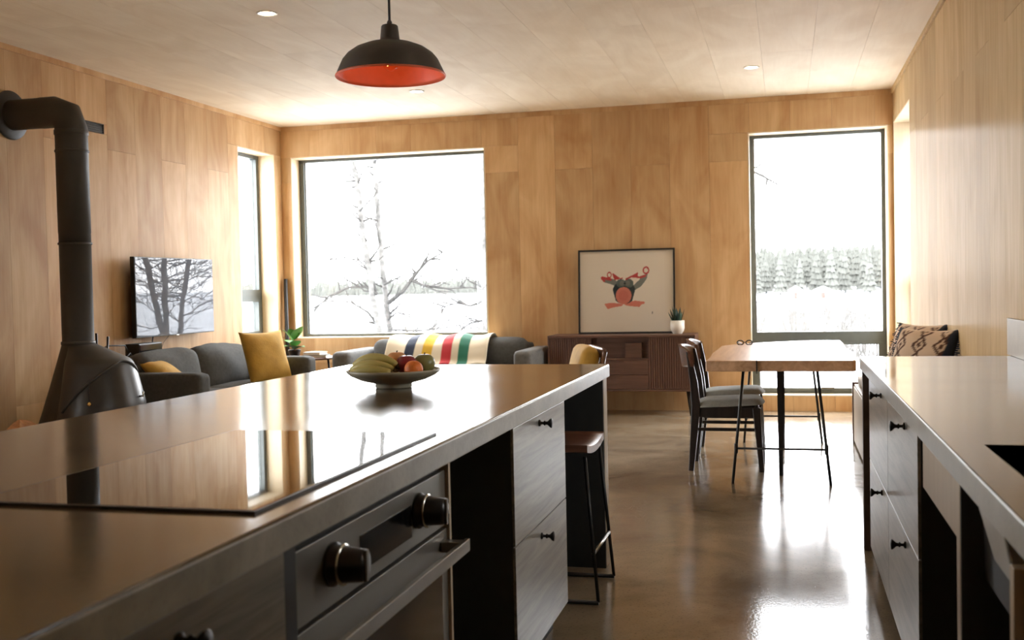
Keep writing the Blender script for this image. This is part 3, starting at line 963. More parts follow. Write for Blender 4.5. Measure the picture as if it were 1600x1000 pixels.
drawer_unit('drawer_cabinet', 'two-drawer grey cabinet between the far cabinet and the open bay', XC, -1, 3.09, 3.98, .975, [.485], knob_y=3.41, knob_z=[.45, .812])
ep = thing('counter_gable', 'brown-grey end panel of the sink worktop by the bench', 'panel', (.66, 5.0, 0))
box('board', 'gable_grey', (XC-.004, 5.165, 0, .9985, 5.21, .842), ep, bevel=.002)
box('filler', 'carcass_black', (XC+.03, 4.835, 0, .975, 5.16, .842), ep)
bay = thing('counter_bay', 'open dark bay under the sink worktop with a pale apron board', 'cabinet', (.66, 2.7, 0))
box('carcass_board', 'carcass_black', (.955, 1.86, 0, .975, 3.088, .842), bay)
box('apron_board', 'ply_pale_edge', (XC+.012, 2.42, .69, XC+.03, 3.075, .842), bay, bevel=.001)
box('divider_board', 'ply_pale_edge', (XC, 2.36, 0, .388, 2.405, .842), bay, bevel=.001)
box('divider_lining', 'carcass_black', (XC+.0015, 2.352, 0, .388, 2.36, .842), bay)
nc = thing('counter_cabinet', 'cabinet with pale top edge under the near end of the sink worktop', 'cabinet', (.66, .8, 0))
box('carcass_board', 'ply_pale_edge', (XC-.004, 1.80, .08, .388, 1.83, .80), nc, bevel=.001)
box('body', 'carcass_black', (XC+.03, -.88, .08, .975, 1.80, .63), nc)
box('door', 'laminate_grey', (XC+.008, .9, .09, XC+.028, 1.78, .79), nc, bevel=.001)
box('plinth', 'carcass_black', (XC+.08, -.88, 0, .975, 1.80, .08), nc)

# ------------------------------------------------------------------ pendant lamp and ceiling lights
LX, LY, LZ = -1.413, 3.766, 2.052
pl = thing('pendant_lamp', 'black dome pendant lamp with a red inside hanging over the island', 'lamp', (LX, LY, ZC))
outer = [(.203, 0), (.200, .012), (.178, .060), (.160, .082), (.13, .103), (.09, .119), (.05, .128), (.038, .130), (.036, .140), (.031, .186), (.027, .190), (.0, .191)]
MB().lathe(outer, (LX, LY, LZ), 48).build('shade', 'lamp_black', pl)
MB().lathe([(.2035, 0), (.2005, .0), (.196, .012), (.174, .059), (.156, .080), (.127, .100), (.088, .115), (.04, .124), (.0, .125)], (LX, LY, LZ), 48).build('shade_lining', 'lamp_red', pl)
MB().lathe([(.204, -.002), (.206, .002), (.204, .006), (.201, .003), (.201, -.001), (.204, -.002)], (LX, LY, LZ), 48).build('rim', 'lamp_red', pl)
MB().lathe([(.0, 0), (.008, 0), (.010, .012), (.005, .02), (.0, .02)], (LX, LY, LZ+.189), 14).build('cord_grip', 'lamp_black', pl)
MB().tube([(LX, LY, LZ+.20), (LX, LY, ZC-.02)], .005, 8).build('cord', 'lamp_black', pl)
MB().lathe([(.0, -.022), (.05, -.022), (.055, -.015), (.055, 0), (.0, 0)], (LX, LY, ZC), 24).build('ceiling_rose', 'lamp_black', pl)
bb = MB().lathe([(.0, .02), (.014, .022), (.026, .034), (.031, .05), (.026, .07), (.014, .09), (.013, .12)], (LX, LY, LZ+.0), 20).build('bulb', 'bulb_glass', pl)
mb = MB(); mb.tube([(LX-.008, LY, LZ+.085), (LX-.012, LY, LZ+.04), (LX, LY, LZ+.055), (LX+.012, LY, LZ+.04), (LX+.008, LY, LZ+.085)], .0015, 5)
mb.build('filament', 'filament', bb)
pt = bpy.data.lights.new('bulb_light', 'POINT'); pt.energy = 0.2; pt.color = (1, .78, .52); pt.shadow_soft_size = .02
pto = bpy.data.objects.new('bulb_light', pt); col.objects.link(pto); pto.parent = pl; pto.location = (0, 0, LZ+.055-ZC)
LAB = {0: 'round recessed downlight nearest the stove pipe', 1: 'round recessed downlight below the pendant shade by the picture window', 2: 'round recessed downlight in front of the tall window',
       3: 'round recessed downlight above the dining table end of the island', 4: 'round recessed downlight over the living side of the island', 5: 'round recessed downlight over the kitchen aisle'}
for i, (x, y) in enumerate(LIGHTS):
    t = thing('ceiling_downlight', LAB[i], 'light', (x, y, ZC), 'recessed ceiling downlights')
    MB().lathe([(.050, -.001), (.066, -.001), (.066, -.005), (.062, -.007), (.050, -.004), (.050, -.001)], (x, y, ZC), 28).build('trim_ring', 'white_ceramic', t)
    MB().lathe([(.0, -.0025), (.050, -.0025), (.050, -.001), (.0, -.001)], (x, y, ZC), 28).build('lens', 'downlight_glow', t)

# ------------------------------------------------------------------ stove with flue
SX, SY = -4.785, 6.45
sv = thing('wood_stove', 'black conical wood stove with a tall flue pipe bending into the wall', 'stove', (SX, SY, 0))
MB().lathe([(.106, .93), (.106, 1.70), (.108, 1.70), (.108, 2.38)], (SX, SY, 0), 32).build('flue_pipe', 'stove_black', sv)
for z, h in ((.925, .02), (1.62, .012), (2.26, .012), (2.38, .03)):
    MB().lathe([(.106, z-.004), (.1135, z), (.1135, z+h), (.106, z+h+.004)], (SX, SY, 0), 32).build('pipe_collar', 'stove_black', sv)
# mitred elbow turning to the wall
def ring(c, u, v, r, n=32): return [Vector(c)+(u*math.cos(2*PI*k/n)+v*math.sin(2*PI*k/n))*r for k in range(n)]
mb = MB(); vs = []; fs = []
ez = 2.545
cs = []
for a in (0, 22.5, 67.5, 90):
    pass
bend = .115
path = [((SX, SY, 2.40), 0), ((SX, SY, ez-bend), 0), ((SX-.035, SY, ez-.035), 45), ((SX-bend, SY, ez), 90), ((SX-.23, SY, ez), 90)]
for c, a in path:
    a = math.radians(a)
    u = Vector((math.cos(a), 0, math.sin(a)))
    vs += ring(c, u*(1.0), Vector((0, 1, 0)), .108*(1.05 if 0 < a < 1.5 else 1))
for i in range(len(path)-1):
    for k in range(32): fs.append((i*32+k, i*32+(k+1) % 32, (i+1)*32+(k+1) % 32, (i+1)*32+k))
mb.add(vs, fs, True); mb.build('flue_elbow', 'stove_black', sv)
MB().lathe([(.106, 0), (.106, .285)], (SX-.20, SY, ez), 32, (-1, 0, 0)).build('wall_pipe', 'stove_black', sv)
MB().lathe([(.107, .0), (.165, .004), (.172, .012), (.172, .022), (.0, .024)], (XL+.027, SY, ez), 40, (-1, 0, 0)).build('wall_collar', 'stove_black', sv)
# body: cone with a hood that swells towards the room
phi0 = math.radians(-8)
NZ, NP = 44, 96
RIDGE = [(.93, .108), (.905, .17), (.82, .375), (.79, .40), (.51, .465), (.25, .44)]
def ridge(z):
    for (z1, r1), (z0, r0) in zip(RIDGE[:-1], RIDGE[1:]):
        if z >= z0: return r0+(r1-r0)*(z-z0)/(z1-z0)
    return RIDGE[-1][1]
def body_r(ph, z):
    t = (.93-z)/(.93-.25)
    r = .108+.19*t+.02*t*t
    d = (ph-phi0+PI) % (2*PI)-PI
    w = max(0, math.cos(max(-PI/2, min(PI/2, d*1.12))))**.75
    return r+w*max(0, ridge(z)-r)
mb = MB()
mb.grid(NP, NZ, lambda u, v: (SX+math.cos(2*PI*u)*body_r(2*PI*u, .93-.68*v), SY+math.sin(2*PI*u)*body_r(2*PI*u, .93-.68*v), .93-.68*v))
mb.build('body', 'stove_black', sv)
MB().lathe([(.24, 0), (.26, .02), (.20, .05), (.18, .22), (.34, .26), (.34, .27)], (SX, SY, 0), 40).build('pedestal', 'stove_black', sv)
# lip of the fire opening: an arch lying on the hood, with the rounded door below it
def lip_z(q): return .815-.33*abs(q)**1.5
mb = MB(); arc = []
for k in range(33):
    q = -1+2*k/32
    ph = phi0+math.radians(66)*q; z = lip_z(q); r = body_r(ph, z)+.004
    arc.append((SX+math.cos(ph)*r, SY+math.sin(ph)*r, z))
mb.tube(arc, .010, 8); mb.build('opening_lip', 'stove_black', sv)
mb = MB()
def gfn(u, v):
    q = (2*u-1)*.97
    ph = phi0+math.radians(66)*q
    z = .28+(lip_z(q)-.03-.28)*v
    r = body_r(ph, z)+.010
    return (SX+math.cos(ph)*r, SY+math.sin(ph)*r, z)
mb.grid(36, 12, gfn); mb.build('fire_door', 'stove_gloss', sv)
a_ = math.radians(-46); r_ = body_r(a_, .60)+.022
cx, cy = SX+math.cos(a_)*r_, SY+math.sin(a_)*r_
ch = MB(); ch.tube([(cx-.012, cy+.012, .70), (cx, cy, .64), (cx, cy, .552)], .003, 5); chn = ch.build('damper_chain', 'metal_black', sv)
MB().lathe([(.0, -.015), (.009, -.012), (.015, 0), (.009, .012), (.0, .015)], (cx, cy, .54), 16).build('chain_ball', 'brass', chn)
a_ = math.radians(2); r_ = body_r(a_, .56)+.008
dx, dy = math.cos(a_), math.sin(a_)
MB().tube([(SX+dx*(r_-.01), SY+dy*(r_-.01), .56), (SX+dx*(r_+.03), SY+dy*(r_+.03), .565), (SX+dx*(r_+.032), SY+dy*(r_+.032), .595)], .007, 8).build('door_knob', 'chrome', sv)
# firewood
lg = thing('firewood_log', 'split firewood log standing on end beside the stove', 'log', (-4.86, 5.93, 0))
mb = MB(); vs = []; n = 14
for j, z in enumerate((0, .2, .40)):
    for k in range(n):
        a = 2*PI*k/n; r = .13*(1+.25*noise.noise(Vector((math.cos(a)*1.5, math.sin(a)*1.5, z*2))))
        if math.cos(a-.6) < -.2: r *= .6
        vs.append((-4.86+math.cos(a)*r, 5.93+math.sin(a)*r, z+(noise.noise(Vector((a*2, 3, 1)))*.04 if j == 2 else 0)))
fs = [(j*n+k, j*n+(k+1) % n, (j+1)*n+(k+1) % n, (j+1)*n+k) for j in range(2) for k in range(n)]
mb.add(vs, fs); mb.build('bark', 'bark_log', lg)
tv_ = vs[2*n:]; c_ = (-4.86, 5.93, .465)
mb = MB()
mids = [tuple(.5*(a+b) for a, b in zip(v, c_)) for v in tv_]
mids = [(m[0], m[1], m[2]+random.uniform(-.015, .025)) for m in mids]
mb.add(tv_+mids+[c_], [(k, (k+1) % n, n+(k+1) % n, n+k) for k in range(n)]+[(n+k, n+(k+1) % n, 2*n) for k in range(n)])
mb.build('split_end', 'log_end', lg)
# slot vent in the wall
vt = thing('wall_vent', 'black slot vent high on the wall behind the flue pipe', 'vent', (XL, 7.4, 2.595))
box('recess', 'plastic_black', (XL-.011, 7.271, 2.556, XL-.005, 7.524, 2.634), vt)
mb = MB(); mb.box(XL-.005, 7.271, 2.556, XL+.003, 7.524, 2.562).box(XL-.005, 7.271, 2.628, XL+.003, 7.524, 2.634).box(XL-.005, 7.271, 2.562, XL+.003, 7.279, 2.628).box(XL-.005, 7.516, 2.562, XL+.003, 7.524, 2.628)
mb.build('frame', 'metal_black', vt)
for z in (2.578, 2.595, 2.612):
    box('slat', 'metal_black', (XL-.005, 7.279, z-.002, XL+.001, 7.516, z+.002), vt)

# ------------------------------------------------------------------ television
tv = thing('television', 'flat black television on the plywood wall with trees mirrored in its screen', 'television', (XL, 8.33, 1.24))
TX = XL+.115
box('casing', 'plastic_black', (TX-.04, 7.705, .905, TX-.004, 8.945, 1.577), tv, bevel=.003)
box('wall_bracket', 'metal_black', (XL+.0005, 8.15, 1.1, TX-.04, 8.5, 1.4), tv)
def seg_d(p, a, b):
    ax, ay = a; bx_, by = b
    dx, dy = bx_-ax, by-ay
    t = max(0, min(1, ((p[0]-ax)*dx+(p[1]-ay)*dy)/(dx*dx+dy*dy+1e-9)))
    return math.hypot(p[0]-ax-dx*t, p[1]-ay-dy*t), t
box('screen', 'tv_screen', (TX-.004, 7.712, .914, TX, 8.938, 1.570), tv, bevel=.001)
box('logo_light', 'chrome', (TX-.006, 8.30, .902, TX+.002, 8.34, .908), tv)
cb = MB(); cb.tube([(XL+.05, 8.05, .93), (XL+.03, 8.06, .86), (XL+.03, 8.13, .78), (XL+.03, 8.14, .70)], .006, 6)
tag(cb.build('power_cable', 'cable_black'), 'thick black cable hanging below the television', 'cable')
cb = MB(); cb.tube([(XL+.05, 8.30, .91), (XL+.02, 8.24, .84), (XL+.02, 8.18, .74)], .002, 5)
tag(cb.build('thin_cable', 'cable_black'), 'thin cord trailing from the middle of the television', 'cable')

# ------------------------------------------------------------------ sofas
def sofa(name, label, loc, rz, W, D, arm_h, ncush, tones, ch):
    """own axes: x along the sofa, front at -y, back at +y"""
    t = thing(name, label, 'sofa', loc, 'matching grey sofas', rz)
    A = .19
    MB().puff((0, .0, .21), (W-.04, D-.04, .18), .03).build('base', tones[0], t, local=True)
    MB().puff((0, D/2-.09, .46), (W-2*A+.02, .17, .50), .05).build('back_frame', tones[0], t, local=True)
    for s in (-1, 1):
        MB().puff((s*(W/2-A/2), 0, .11+(arm_h-.11)/2), (A, D, arm_h-.11), .05, n=10).build('arm', tones[1], t, local=True)
    w = (W-2*A)/ncush
    for k in range(ncush):
        x = -W/2+A+w*(k+.5)
        MB().puff((x, -.06, .37), (w-.008, D-.20, .16), .045, (0, 0, .015)).build('seat_cushion', tones[0], t, local=True)
        mt = Matrix.Rotation(math.radians(-14), 3, 'X')
        MB().puff((x, D/2-.25, .38+ch/2), (w-.015, .20, ch), .085, (.0, .05, .02), n=12, mtx=mt, wob=.018, seed=k+len(label)).build('back_cushion', tones[0], t, local=True)
    for sx in (-1, 1):
        for sy in (-1, 1):
            MB().tube([(sx*(W/2-.12), sy*(D/2-.10), 0), (sx*(W/2-.12), sy*(D/2-.10), .13)], [.016, .024], 10).build('foot', 'chair_wood', t, local=True)
    return t
# front of this sofa faces +x: rotate so that local -y points to +x
sofa('sofa', 'grey fabric sofa under the television with mustard pillows', (-4.765, 8.25, 0), PI/2, 2.10, .93, .655, 2, ('sofa_grey', 'sofa_grey'), .41)
sofa('sofa', 'grey fabric sofa under the picture window with a striped blanket', (-3.315, 10.13, 0), 0, 2.03, .93, .66, 2, ('sofa_grey', 'sofa_grey_light'), .365)
def rot(*ax):
    m = Matrix.Identity(3)
    for a, d in ax: m = Matrix.Rotation(math.radians(d), 3, a) @ m
    return m
# mustard pillow leaning on the back cushions, facing the room
pm = rot(('X', 90), ('Z', 90), ('Y', -18), ('Z', -22))
tag(MB().pillow((-4.60, 8.86, .668), pm, .50, .50, .17, seed=1).build('throw_pillow', 'mustard'), 'large square mustard pillow propped at the window end of the sofa', 'pillow', 'mustard pillows')
pm = rot(('X', 90), ('Z', 90), ('Y', -52), ('Z', 15))
tag(MB().pillow((-4.78, 7.56, .60), pm, .44, .40, .15, seed=2).build('throw_pillow', 'mustard'), 'crumpled mustard pillow slumped behind the sofa arm near the stove', 'pillow', 'mustard pillows')
pm = rot(('X', 90), ('Z', 90), ('Y', -30), ('Z', 10))
tag(MB().pillow((-4.98, 7.53, .60), pm, .42, .40, .16, seed=3).build('throw_pillow', 'leather_dark'), 'dark pillow tucked behind the crumpled mustard one', 'pillow')
# black box and its leads on the sofa back
rb = thing('media_box', 'black media box perched on the back of the sofa below the television', 'electronics', (-5.10, 7.70, .71))
box('shell', 'plastic_black', (-5.17, 7.55, .7125, -5.04, 7.88, .865), rb, bevel=.006)
box('glass_cover', 'display_glass', (-5.04, 7.56, .725, -5.036, 7.87, .855), rb)
mb = MB(); mb.tube([(-5.12, 7.55, .76), (-5.10, 7.45, .86), (-5.12, 7.25, .87), (-5.15, 7.12, .80), (-5.2, 7.06, .60), (-5.2, 7.05, .02)], .006, 6)
tag(mb.build('looping_cable', 'cable_black'), 'black cable looping from the media box down to the stove', 'cable')
mb = MB(); mb.tube([(-5.09, 7.55, .74), (-5.06, 7.46, .80), (-5.03, 7.36, .77), (-5.07, 7.28, .72), (-5.12, 7.17, .69), (-5.14, 7.12, .5), (-5.14, 7.1, .02)], .005, 6)
tag(mb.build('looping_cable', 'cable_black'), 'second lead curling tightly beside the media box', 'cable')
tl = thing('fire_tools', 'black fireside tools standing in a stand behind the stove', 'fire tools', (-5.02, 6.98, 0))
MB().lathe([(.0, 0), (.10, 0), (.10, .02), (.02, .03), (.0, .03)], (-5.02, 6.98, 0), 20).build('base', 'metal_black', tl)
for dx, dy, h in ((0, .0, .98), (.03, .07, .95), (.01, .03, .80)):
    MB().tube([(-5.02+dx*.4, 6.98+dy*.2, .02), (-5.02+dx, 6.98+dy*1.4, h)], [.006, .009], 6).build('tool', 'metal_black', tl)
# striped blanket over the window sofa
bl = MB(); NUb, NVb = 90, 34
prof = [(.45, 10.630), (.62, 10.630), (.715, 10.622), (.752, 10.55), (.764, 10.46), (.760, 10.36), (.735, 10.270), (.68, 10.200), (.60, 10.150), (.52, 10.110), (.485, 10.05)]
def pf(v):
    f = v*(len(prof)-1); i = min(int(f), len(prof)-2); f -= i
    return tuple(a+(b-a)*f for a, b in zip(prof[i], prof[i+1]))
def bfn(side):
    def fn(u, v):
        z, y = pf(v)
        x = -3.915+1.05*u+.05*(v-.5)*(1 if u < .5 else .4)*(-1 if u < .5 else 1)
        z += .010*math.sin(u*19+v*3)+.012*noise.noise(Vector((u*5, v*4, 1)))+(.012 if side else 0)
        y += .006*noise.noise(Vector((u*7, v*5, 4)))-(.012 if side else 0)
        return (x, y-.028, z+.012)
    return fn
bl.grid(NUb, NVb, bfn(1)); bl.grid(NUb, NVb, bfn(0))
cols = []
def stripe(u):
    u2 = u
    for a, b, c in ((.195, .29, (34, 44, 66)), (.375, .47, (222, 178, 44)), (.555, .65, (188, 40, 46)), (.72, .815, (34, 112, 88))):
        if a <= u2 <= b: return lin(c)
    return lin((226, 214, 188))
for s_ in range(2):
    for j in range(NVb+1):
        for i in range(NUb+1): cols.append(stripe(i/NUb))
nb = (NUb+1)*(NVb+1)
for i in range(NUb):
    for row in (0, NVb):
        a = row*(NUb+1)+i; bl.f.append([a, a+1, a+1+nb, a+nb]); bl.sm.append(True)
for j in range(NVb):
    for c_ in (0, NUb):
        a = j*(NUb+1)+c_; bl.f.append([a, a+NUb+1, a+NUb+1+nb, a+nb]); bl.sm.append(True)
tag(bl.build('striped_blanket', 'blanket_wool', colors=cols), 'cream wool blanket with navy, yellow, red and green stripes over the sofa back', 'blanket')

# ------------------------------------------------------------------ corner: side table, books, fiddle-leaf plant, pole
sx, sy = -4.70, 9.95
stb = thing('side_table', 'small round side table in the corner between the two sofas', 'table', (sx, sy, 0))
MB().lathe([(.0, .575), (.29, .575), (.30, .580), (.30, .592), (.29, .597), (.0, .597)], (sx, sy, 0), 40).build('table_top', 'walnut', stb)
for a in (20, 140, 260):
    c_, s_ = math.cos(math.radians(a)), math.sin(math.radians(a))
    MB().tube([(sx+c_*.2, sy+s_*.2, .575), (sx+c_*.25, sy+s_*.25, 0)], .011, 8).build('leg', 'metal_black', stb)
def book(x, y, z, w, d, h, rz, m, label):
    t = thing('book', label, 'book', (x, y, z), 'books on the side table', rz)
    MB().box(-w/2, -d/2, 0, w/2, d/2, .003).box(-w/2, -d/2, h-.003, w/2, d/2, h).box(-w/2, -d/2, .003, -w/2+.004, d/2, h-.003).build('cover', m, t, local=True)
    MB().box(-w/2+.005, -d/2+.004, .0031, w/2-.005, d/2-.004, h-.0031).build('pages', 'paper_white', t, local=True)
book(sx+.13, sy-.08, .5975, .24, .18, .028, .2, 'sofa_grey_light', 'bottom book of the small stack on the corner side table')
book(sx+.12, sy-.08, .626, .19, .16, .026, -.1, 'paper_white', 'top white book of the small stack on the corner side table')
def leaf_mesh(mb, base, d, L, w, droop, fold=.25, n=8):
    """broad leaf along direction d from base"""
    d = Vector(d).normalized(); side = d.cross(Vector((0, 0, 1))).normalized(); up = side.cross(d)
    vs, fs = [], []
    for i in range(n+1):
        t = i/n
        ww = w*math.sin(PI*min(1, .06+.94*t)**.75)*(1-.15*t)
        c = Vector(base)+d*L*t-Vector((0, 0, 1))*droop*t*t
        vs += [c-side*ww+up*fold*ww, c, c+side*ww+up*fold*ww]
    for i in range(n):
        a = i*3
        fs += [(a, a+1, a+4, a+3), (a+1, a+2, a+5, a+4)]
    nn = len(vs)
    vs2 = [v-up*.003 for v in vs]
    return mb.add(vs+vs2, fs+[tuple(q+nn for q in f)[::-1] for f in fs], True)
fp = thing('potted_fiddle_leaf_plant', 'small broad-leaved green plant in a dark pot on the side table', 'plant', (-4.90, 10.06, .597))
MB().lathe([(.0, .598), (.05, .598), (.065, .66), (.066, .665), (.060, .665), (.058, .655), (.0, .655)], (-4.90, 10.06, 0), 24).build('pot', 'plastic_black', fp)
MB().tube([(-4.90, 10.06, .65), (-4.895, 10.06, .76), (-4.90, 10.055, .84)], .006, 6).build('stem', 'bark_log', fp)
for d, z, L, w in (((-.55, -.3, 1), .76, .20, .05), ((.7, -.3, 1.0), .80, .20, .055), ((-.1, -.6, 1), .82, .14, .05), ((-.8, .2, .5), .74, .16, .045), ((.8, -.4, .35), .70, .16, .05), ((.2, .5, 1.0), .80, .17, .05), ((-.3, -.7, .3), .71, .15, .05), ((.5, -.6, .6), .73, .15, .045)):
    mb = MB(); leaf_mesh(mb, (-4.90, 10.06, z-.03), d, L*1.12, w*1.35, .04); mb.build('leaf', 'leaf_green', fp)
po = MB(); po.tube([(-5.205, 10.52, 0), (-5.235, 10.575, 1.40)], .021, 10)
tag(po.build('dark_pole', 'metal_black'), 'dark pole leaning in the corner between the two windows', 'pole')

# ------------------------------------------------------------------ sideboard with picture and plant
sb = thing('sideboard', 'long low walnut sideboard with slatted doors against the back wall', 'sideboard', (-1.55, 10.36, 0))
X0, X1, Y0, Y1, Z0, Z1 = -2.255, -.83, 10.16, 10.58, .235, .775
box('carcass_board', 'walnut_x', (X0, Y0-.005, Z1-.022, X1, Y1, Z1), sb, bevel=.002)
box('carcass_board', 'walnut_x', (X0, Y0, Z0, X1, Y1, Z0+.02), sb, bevel=.002)
for a, b in ((X0, X0+.02), (X1-.02, X1)):
    box('carcass_board', 'walnut_z', (a, Y0, Z0+.02, b, Y1, Z1-.022), sb)
box('carcass_board', 'walnut_x', (X0+.02, Y1-.012, Z0+.02, X1-.02, Y1, Z1-.022), sb)
for a in (-1.835, -1.262):
    box('divider', 'walnut_z', (a-.009, Y0+.004, Z0+.02, a+.009, Y1-.012, Z1-.022), sb)
box('niche_shelf', 'walnut_x', (-1.826, Y0+.006, .535, -1.271, Y1-.012, .553), sb)
box('niche_panel', 'walnut_x', (-1.826, Y0+.10, .553, -1.271, Y0+.115, .753), sb)
box('niche_block', 'walnut_x', (-1.50, Y0+.03, .553, -1.34, Y0+.10, .70), sb)
for z0, z1 in ((.258, .392), (.397, .531)):
    d = box('drawer', 'walnut_x', (-1.823, Y0+.004, z0, -1.274, Y0+.022, z1), sb, bevel=.001)
    box('finger_pull', 'walnut_z', (-1.60, Y0-.004, z1-.018, -1.50, Y0+.004, z1-.008), d)
for a, b in ((X0+.022, -1.846), (-1.251, X1-.022)):
    dn = box('tambour_door', 'walnut_z', (a, Y0+.014, Z0+.022, b, Y0+.02, Z1-.024), sb)
    n = int((b-a)/.021); w = (b-a)/n
    for k in range(n):
        box('slat', 'walnut_z', (a+k*w+.0025, Y0+.003, Z0+.023, a+(k+1)*w-.0025, Y0+.014, Z1-.025), dn)
for x in (X0+.10, X1-.07):
    for y in (Y0+.07, Y1-.06):
        MB().tube([(x, y, Z0), (x+(.02 if x > -1.5 else -.02), y+(-.02 if y < 10.3 else .02), 0)], [.026, .013], 12).build('leg', 'chair_wood', sb)
# framed print
fr = thing('framed_print', 'black framed print of a red and teal bird figure leaning on the sideboard', 'picture', (-1.53, 10.52, .775))
PX0, PX1, PZ = -2.013, -1.048, .84
tilt = math.radians(4)
fr.rotation_euler = (-tilt, 0, 0)
W2 = (PX1-PX0)/2
fwid = .017
for b in ((-W2, -.012, 0, W2, .012, fwid), (-W2, -.012, PZ-fwid, W2, .012, PZ), (-W2, -.012, fwid, -W2+fwid, .012, PZ-fwid), (W2-fwid, -.012, fwid, W2, .012, PZ-fwid)):
    box('frame_bar', 'metal_black', b, fr, local=True, bevel=.001)
box('backing', 'carcass_black', (-W2+fwid, .004, fwid, W2-fwid, .010, PZ-fwid), fr, local=True)
NX, NY = 190, 160
def ell(p, c, rx, ry, a=0):
    x, y = p[0]-c[0], p[1]-c[1]
    ca, sa = math.cos(a), math.sin(a)
    return math.hypot((x*ca+y*sa)/rx, (-x*sa+y*ca)/ry)
def inpoly(p, poly):
    x, y = p; r = False; j = len(poly)-1
    for i in range(len(poly)):
        xi, yi = poly[i]; xj, yj = poly[j]
        if (yi > y) != (yj > y) and x < (xj-xi)*(y-yi)/(yj-yi)+xi: r = not r
        j = i
    return r
paper = (.78, .72, .62); mount = (.80, .745, .645)
red, pink, teal, dteal, grey = lin((186, 62, 62))[:3], lin((206, 122, 104))[:3], lin((92, 106, 102))[:3], lin((40, 56, 60))[:3], lin((118, 122, 116))[:3]
footL = [(1067*.45, 0), (0, 0)]
def art(u, v):
    # u, v in 0..1 of the sheet (v upwards); drawing coordinates follow the sheet, 1000 wide, 860 high, y down
    p = (u*1000, (1-v)*860)
    c = paper
    if 95 < p[0] < 905 and 85 < p[1] < 755 and not (100 < p[0] < 900 and 90 < p[1] < 750): c = mount
    FL = [(262, 560), (340, 548), (430, 560), (468, 572), (440, 588), (380, 596), (330, 606), (300, 618), (285, 596), (262, 560)]
    FR = [(478, 572), (520, 545), (590, 530), (700, 545), (690, 565), (660, 572), (640, 598), (560, 590), (500, 582)]
    if inpoly(p, FL) or inpoly(p, FR): c = pink
    AL = [(250, 290), (262, 330), (330, 350), (400, 380), (420, 400), (420, 350), (380, 300), (320, 290)]
    AR = [(590, 420), (575, 370), (640, 310), (680, 260), (730, 250), (720, 300), (660, 380)]
    if inpoly(p, AL) or inpoly(p, AR): c = grey
    if ell(p, (475, 440), 125, 125) < 1 and p[1] < 560 and abs(p[0]-475) < 125-max(0, p[1]-400)*.28: c = dteal
    if ell(p, (470, 475), 84, 92) < 1: c = pink
    if ell(p, (470, 475), 52, 56) < 1: c = lin((200, 112, 96))[:3]
    for cx_ in (442, 528):
        if ell(p, (cx_, 345), 50, 46) < 1: c = teal
        if ell(p, (cx_+(12 if cx_ < 480 else -12), 345), 26, 30) < 1: c = grey
    if ell(p, (484, 345), 12, 12) < 1: c = dteal
    for q0, q1, w in (((240, 280), (330, 300), 14), ((240, 290), (262, 315), 12), ((360, 245), (380, 300), 9), ((380, 300), (460, 290), 6), ((500, 300), (620, 245), 9), ((560, 275), (650, 285), 9), ((650, 285), (700, 270), 12)):
        if seg_d(p, q0, q1)[0] < w: c = red
    for cx_, cy_, rx, ry in ((318, 252, 24, 34), (712, 212, 34, 40)):
        e_ = ell(p, (cx_, cy_), rx, ry)
        if .62 < e_ < 1.05: c = red
    if inpoly(p, [(360, 235), (430, 285), (380, 305)]) or inpoly(p, [(625, 225), (570, 280), (620, 290)]): c = red
    if seg_d(p, (775, 650), (775, 670))[0] < 4: c = grey
    return c
mb = MB()
mb.grid(NX, NY, lambda u, v: (-W2+fwid+(2*W2-2*fwid)*u, .003, fwid+(PZ-2*fwid)*v), False)
cols = [tuple(art(i/NX, j/NY))+(1,) for j in range(NY+1) for i in range(NX+1)]
mb.build('print_sheet', 'art_print', fr, local=True, colors=cols)
box('glazing', 'art_glass', (-W2+fwid, -.004, fwid, W2-fwid, -.002, PZ-fwid), fr, local=True)
# succulent
px, py = -1.012, 10.36
pp = thing('potted_succulent', 'spiky dark green succulent in a white footed pot on the sideboard', 'plant', (px, py, .775))
MB().lathe([(.0, .7755), (.046, .7755), (.046, .785), (.060, .80), (.068, .83), (.068, .905), (.062, .905), (.060, .885), (.0, .885)], (px, py, 0), 28).build('pot', 'white_ceramic', pp)
MB().lathe([(.0, .889), (.059, .887)], (px, py, 0), 20).build('soil', 'soil', pp)
for k in range(13):
    a = k*2.4; r = .012+.03*(k/13); h = random.uniform(.10, .19)*(1-.25*k/13); tl_ = .015+.045*(k/13)
    b = Vector((px+math.cos(a)*r, py+math.sin(a)*r, .885)); d = Vector((math.cos(a)*tl_, math.sin(a)*tl_, h))
    s_ = Vector((-math.sin(a), math.cos(a), 0)); f_ = Vector((math.cos(a), math.sin(a), 0))
    mb = MB(); vs = []
    for t, w in ((0, .012), (.35, .019), (.7, .014), (1, .001)):
        c_ = b+d*t
        vs += [c_-s_*w, c_-f_*w*.25, c_+s_*w, c_+f_*w*.25]
    mb.add(vs, [(i*4+q, i*4+(q+1) % 4, (i+1)*4+(q+1) % 4, (i+1)*4+q) for i in range(3) for q in range(4)], True)
    mb.build('leaf', 'leaf_dark', pp)

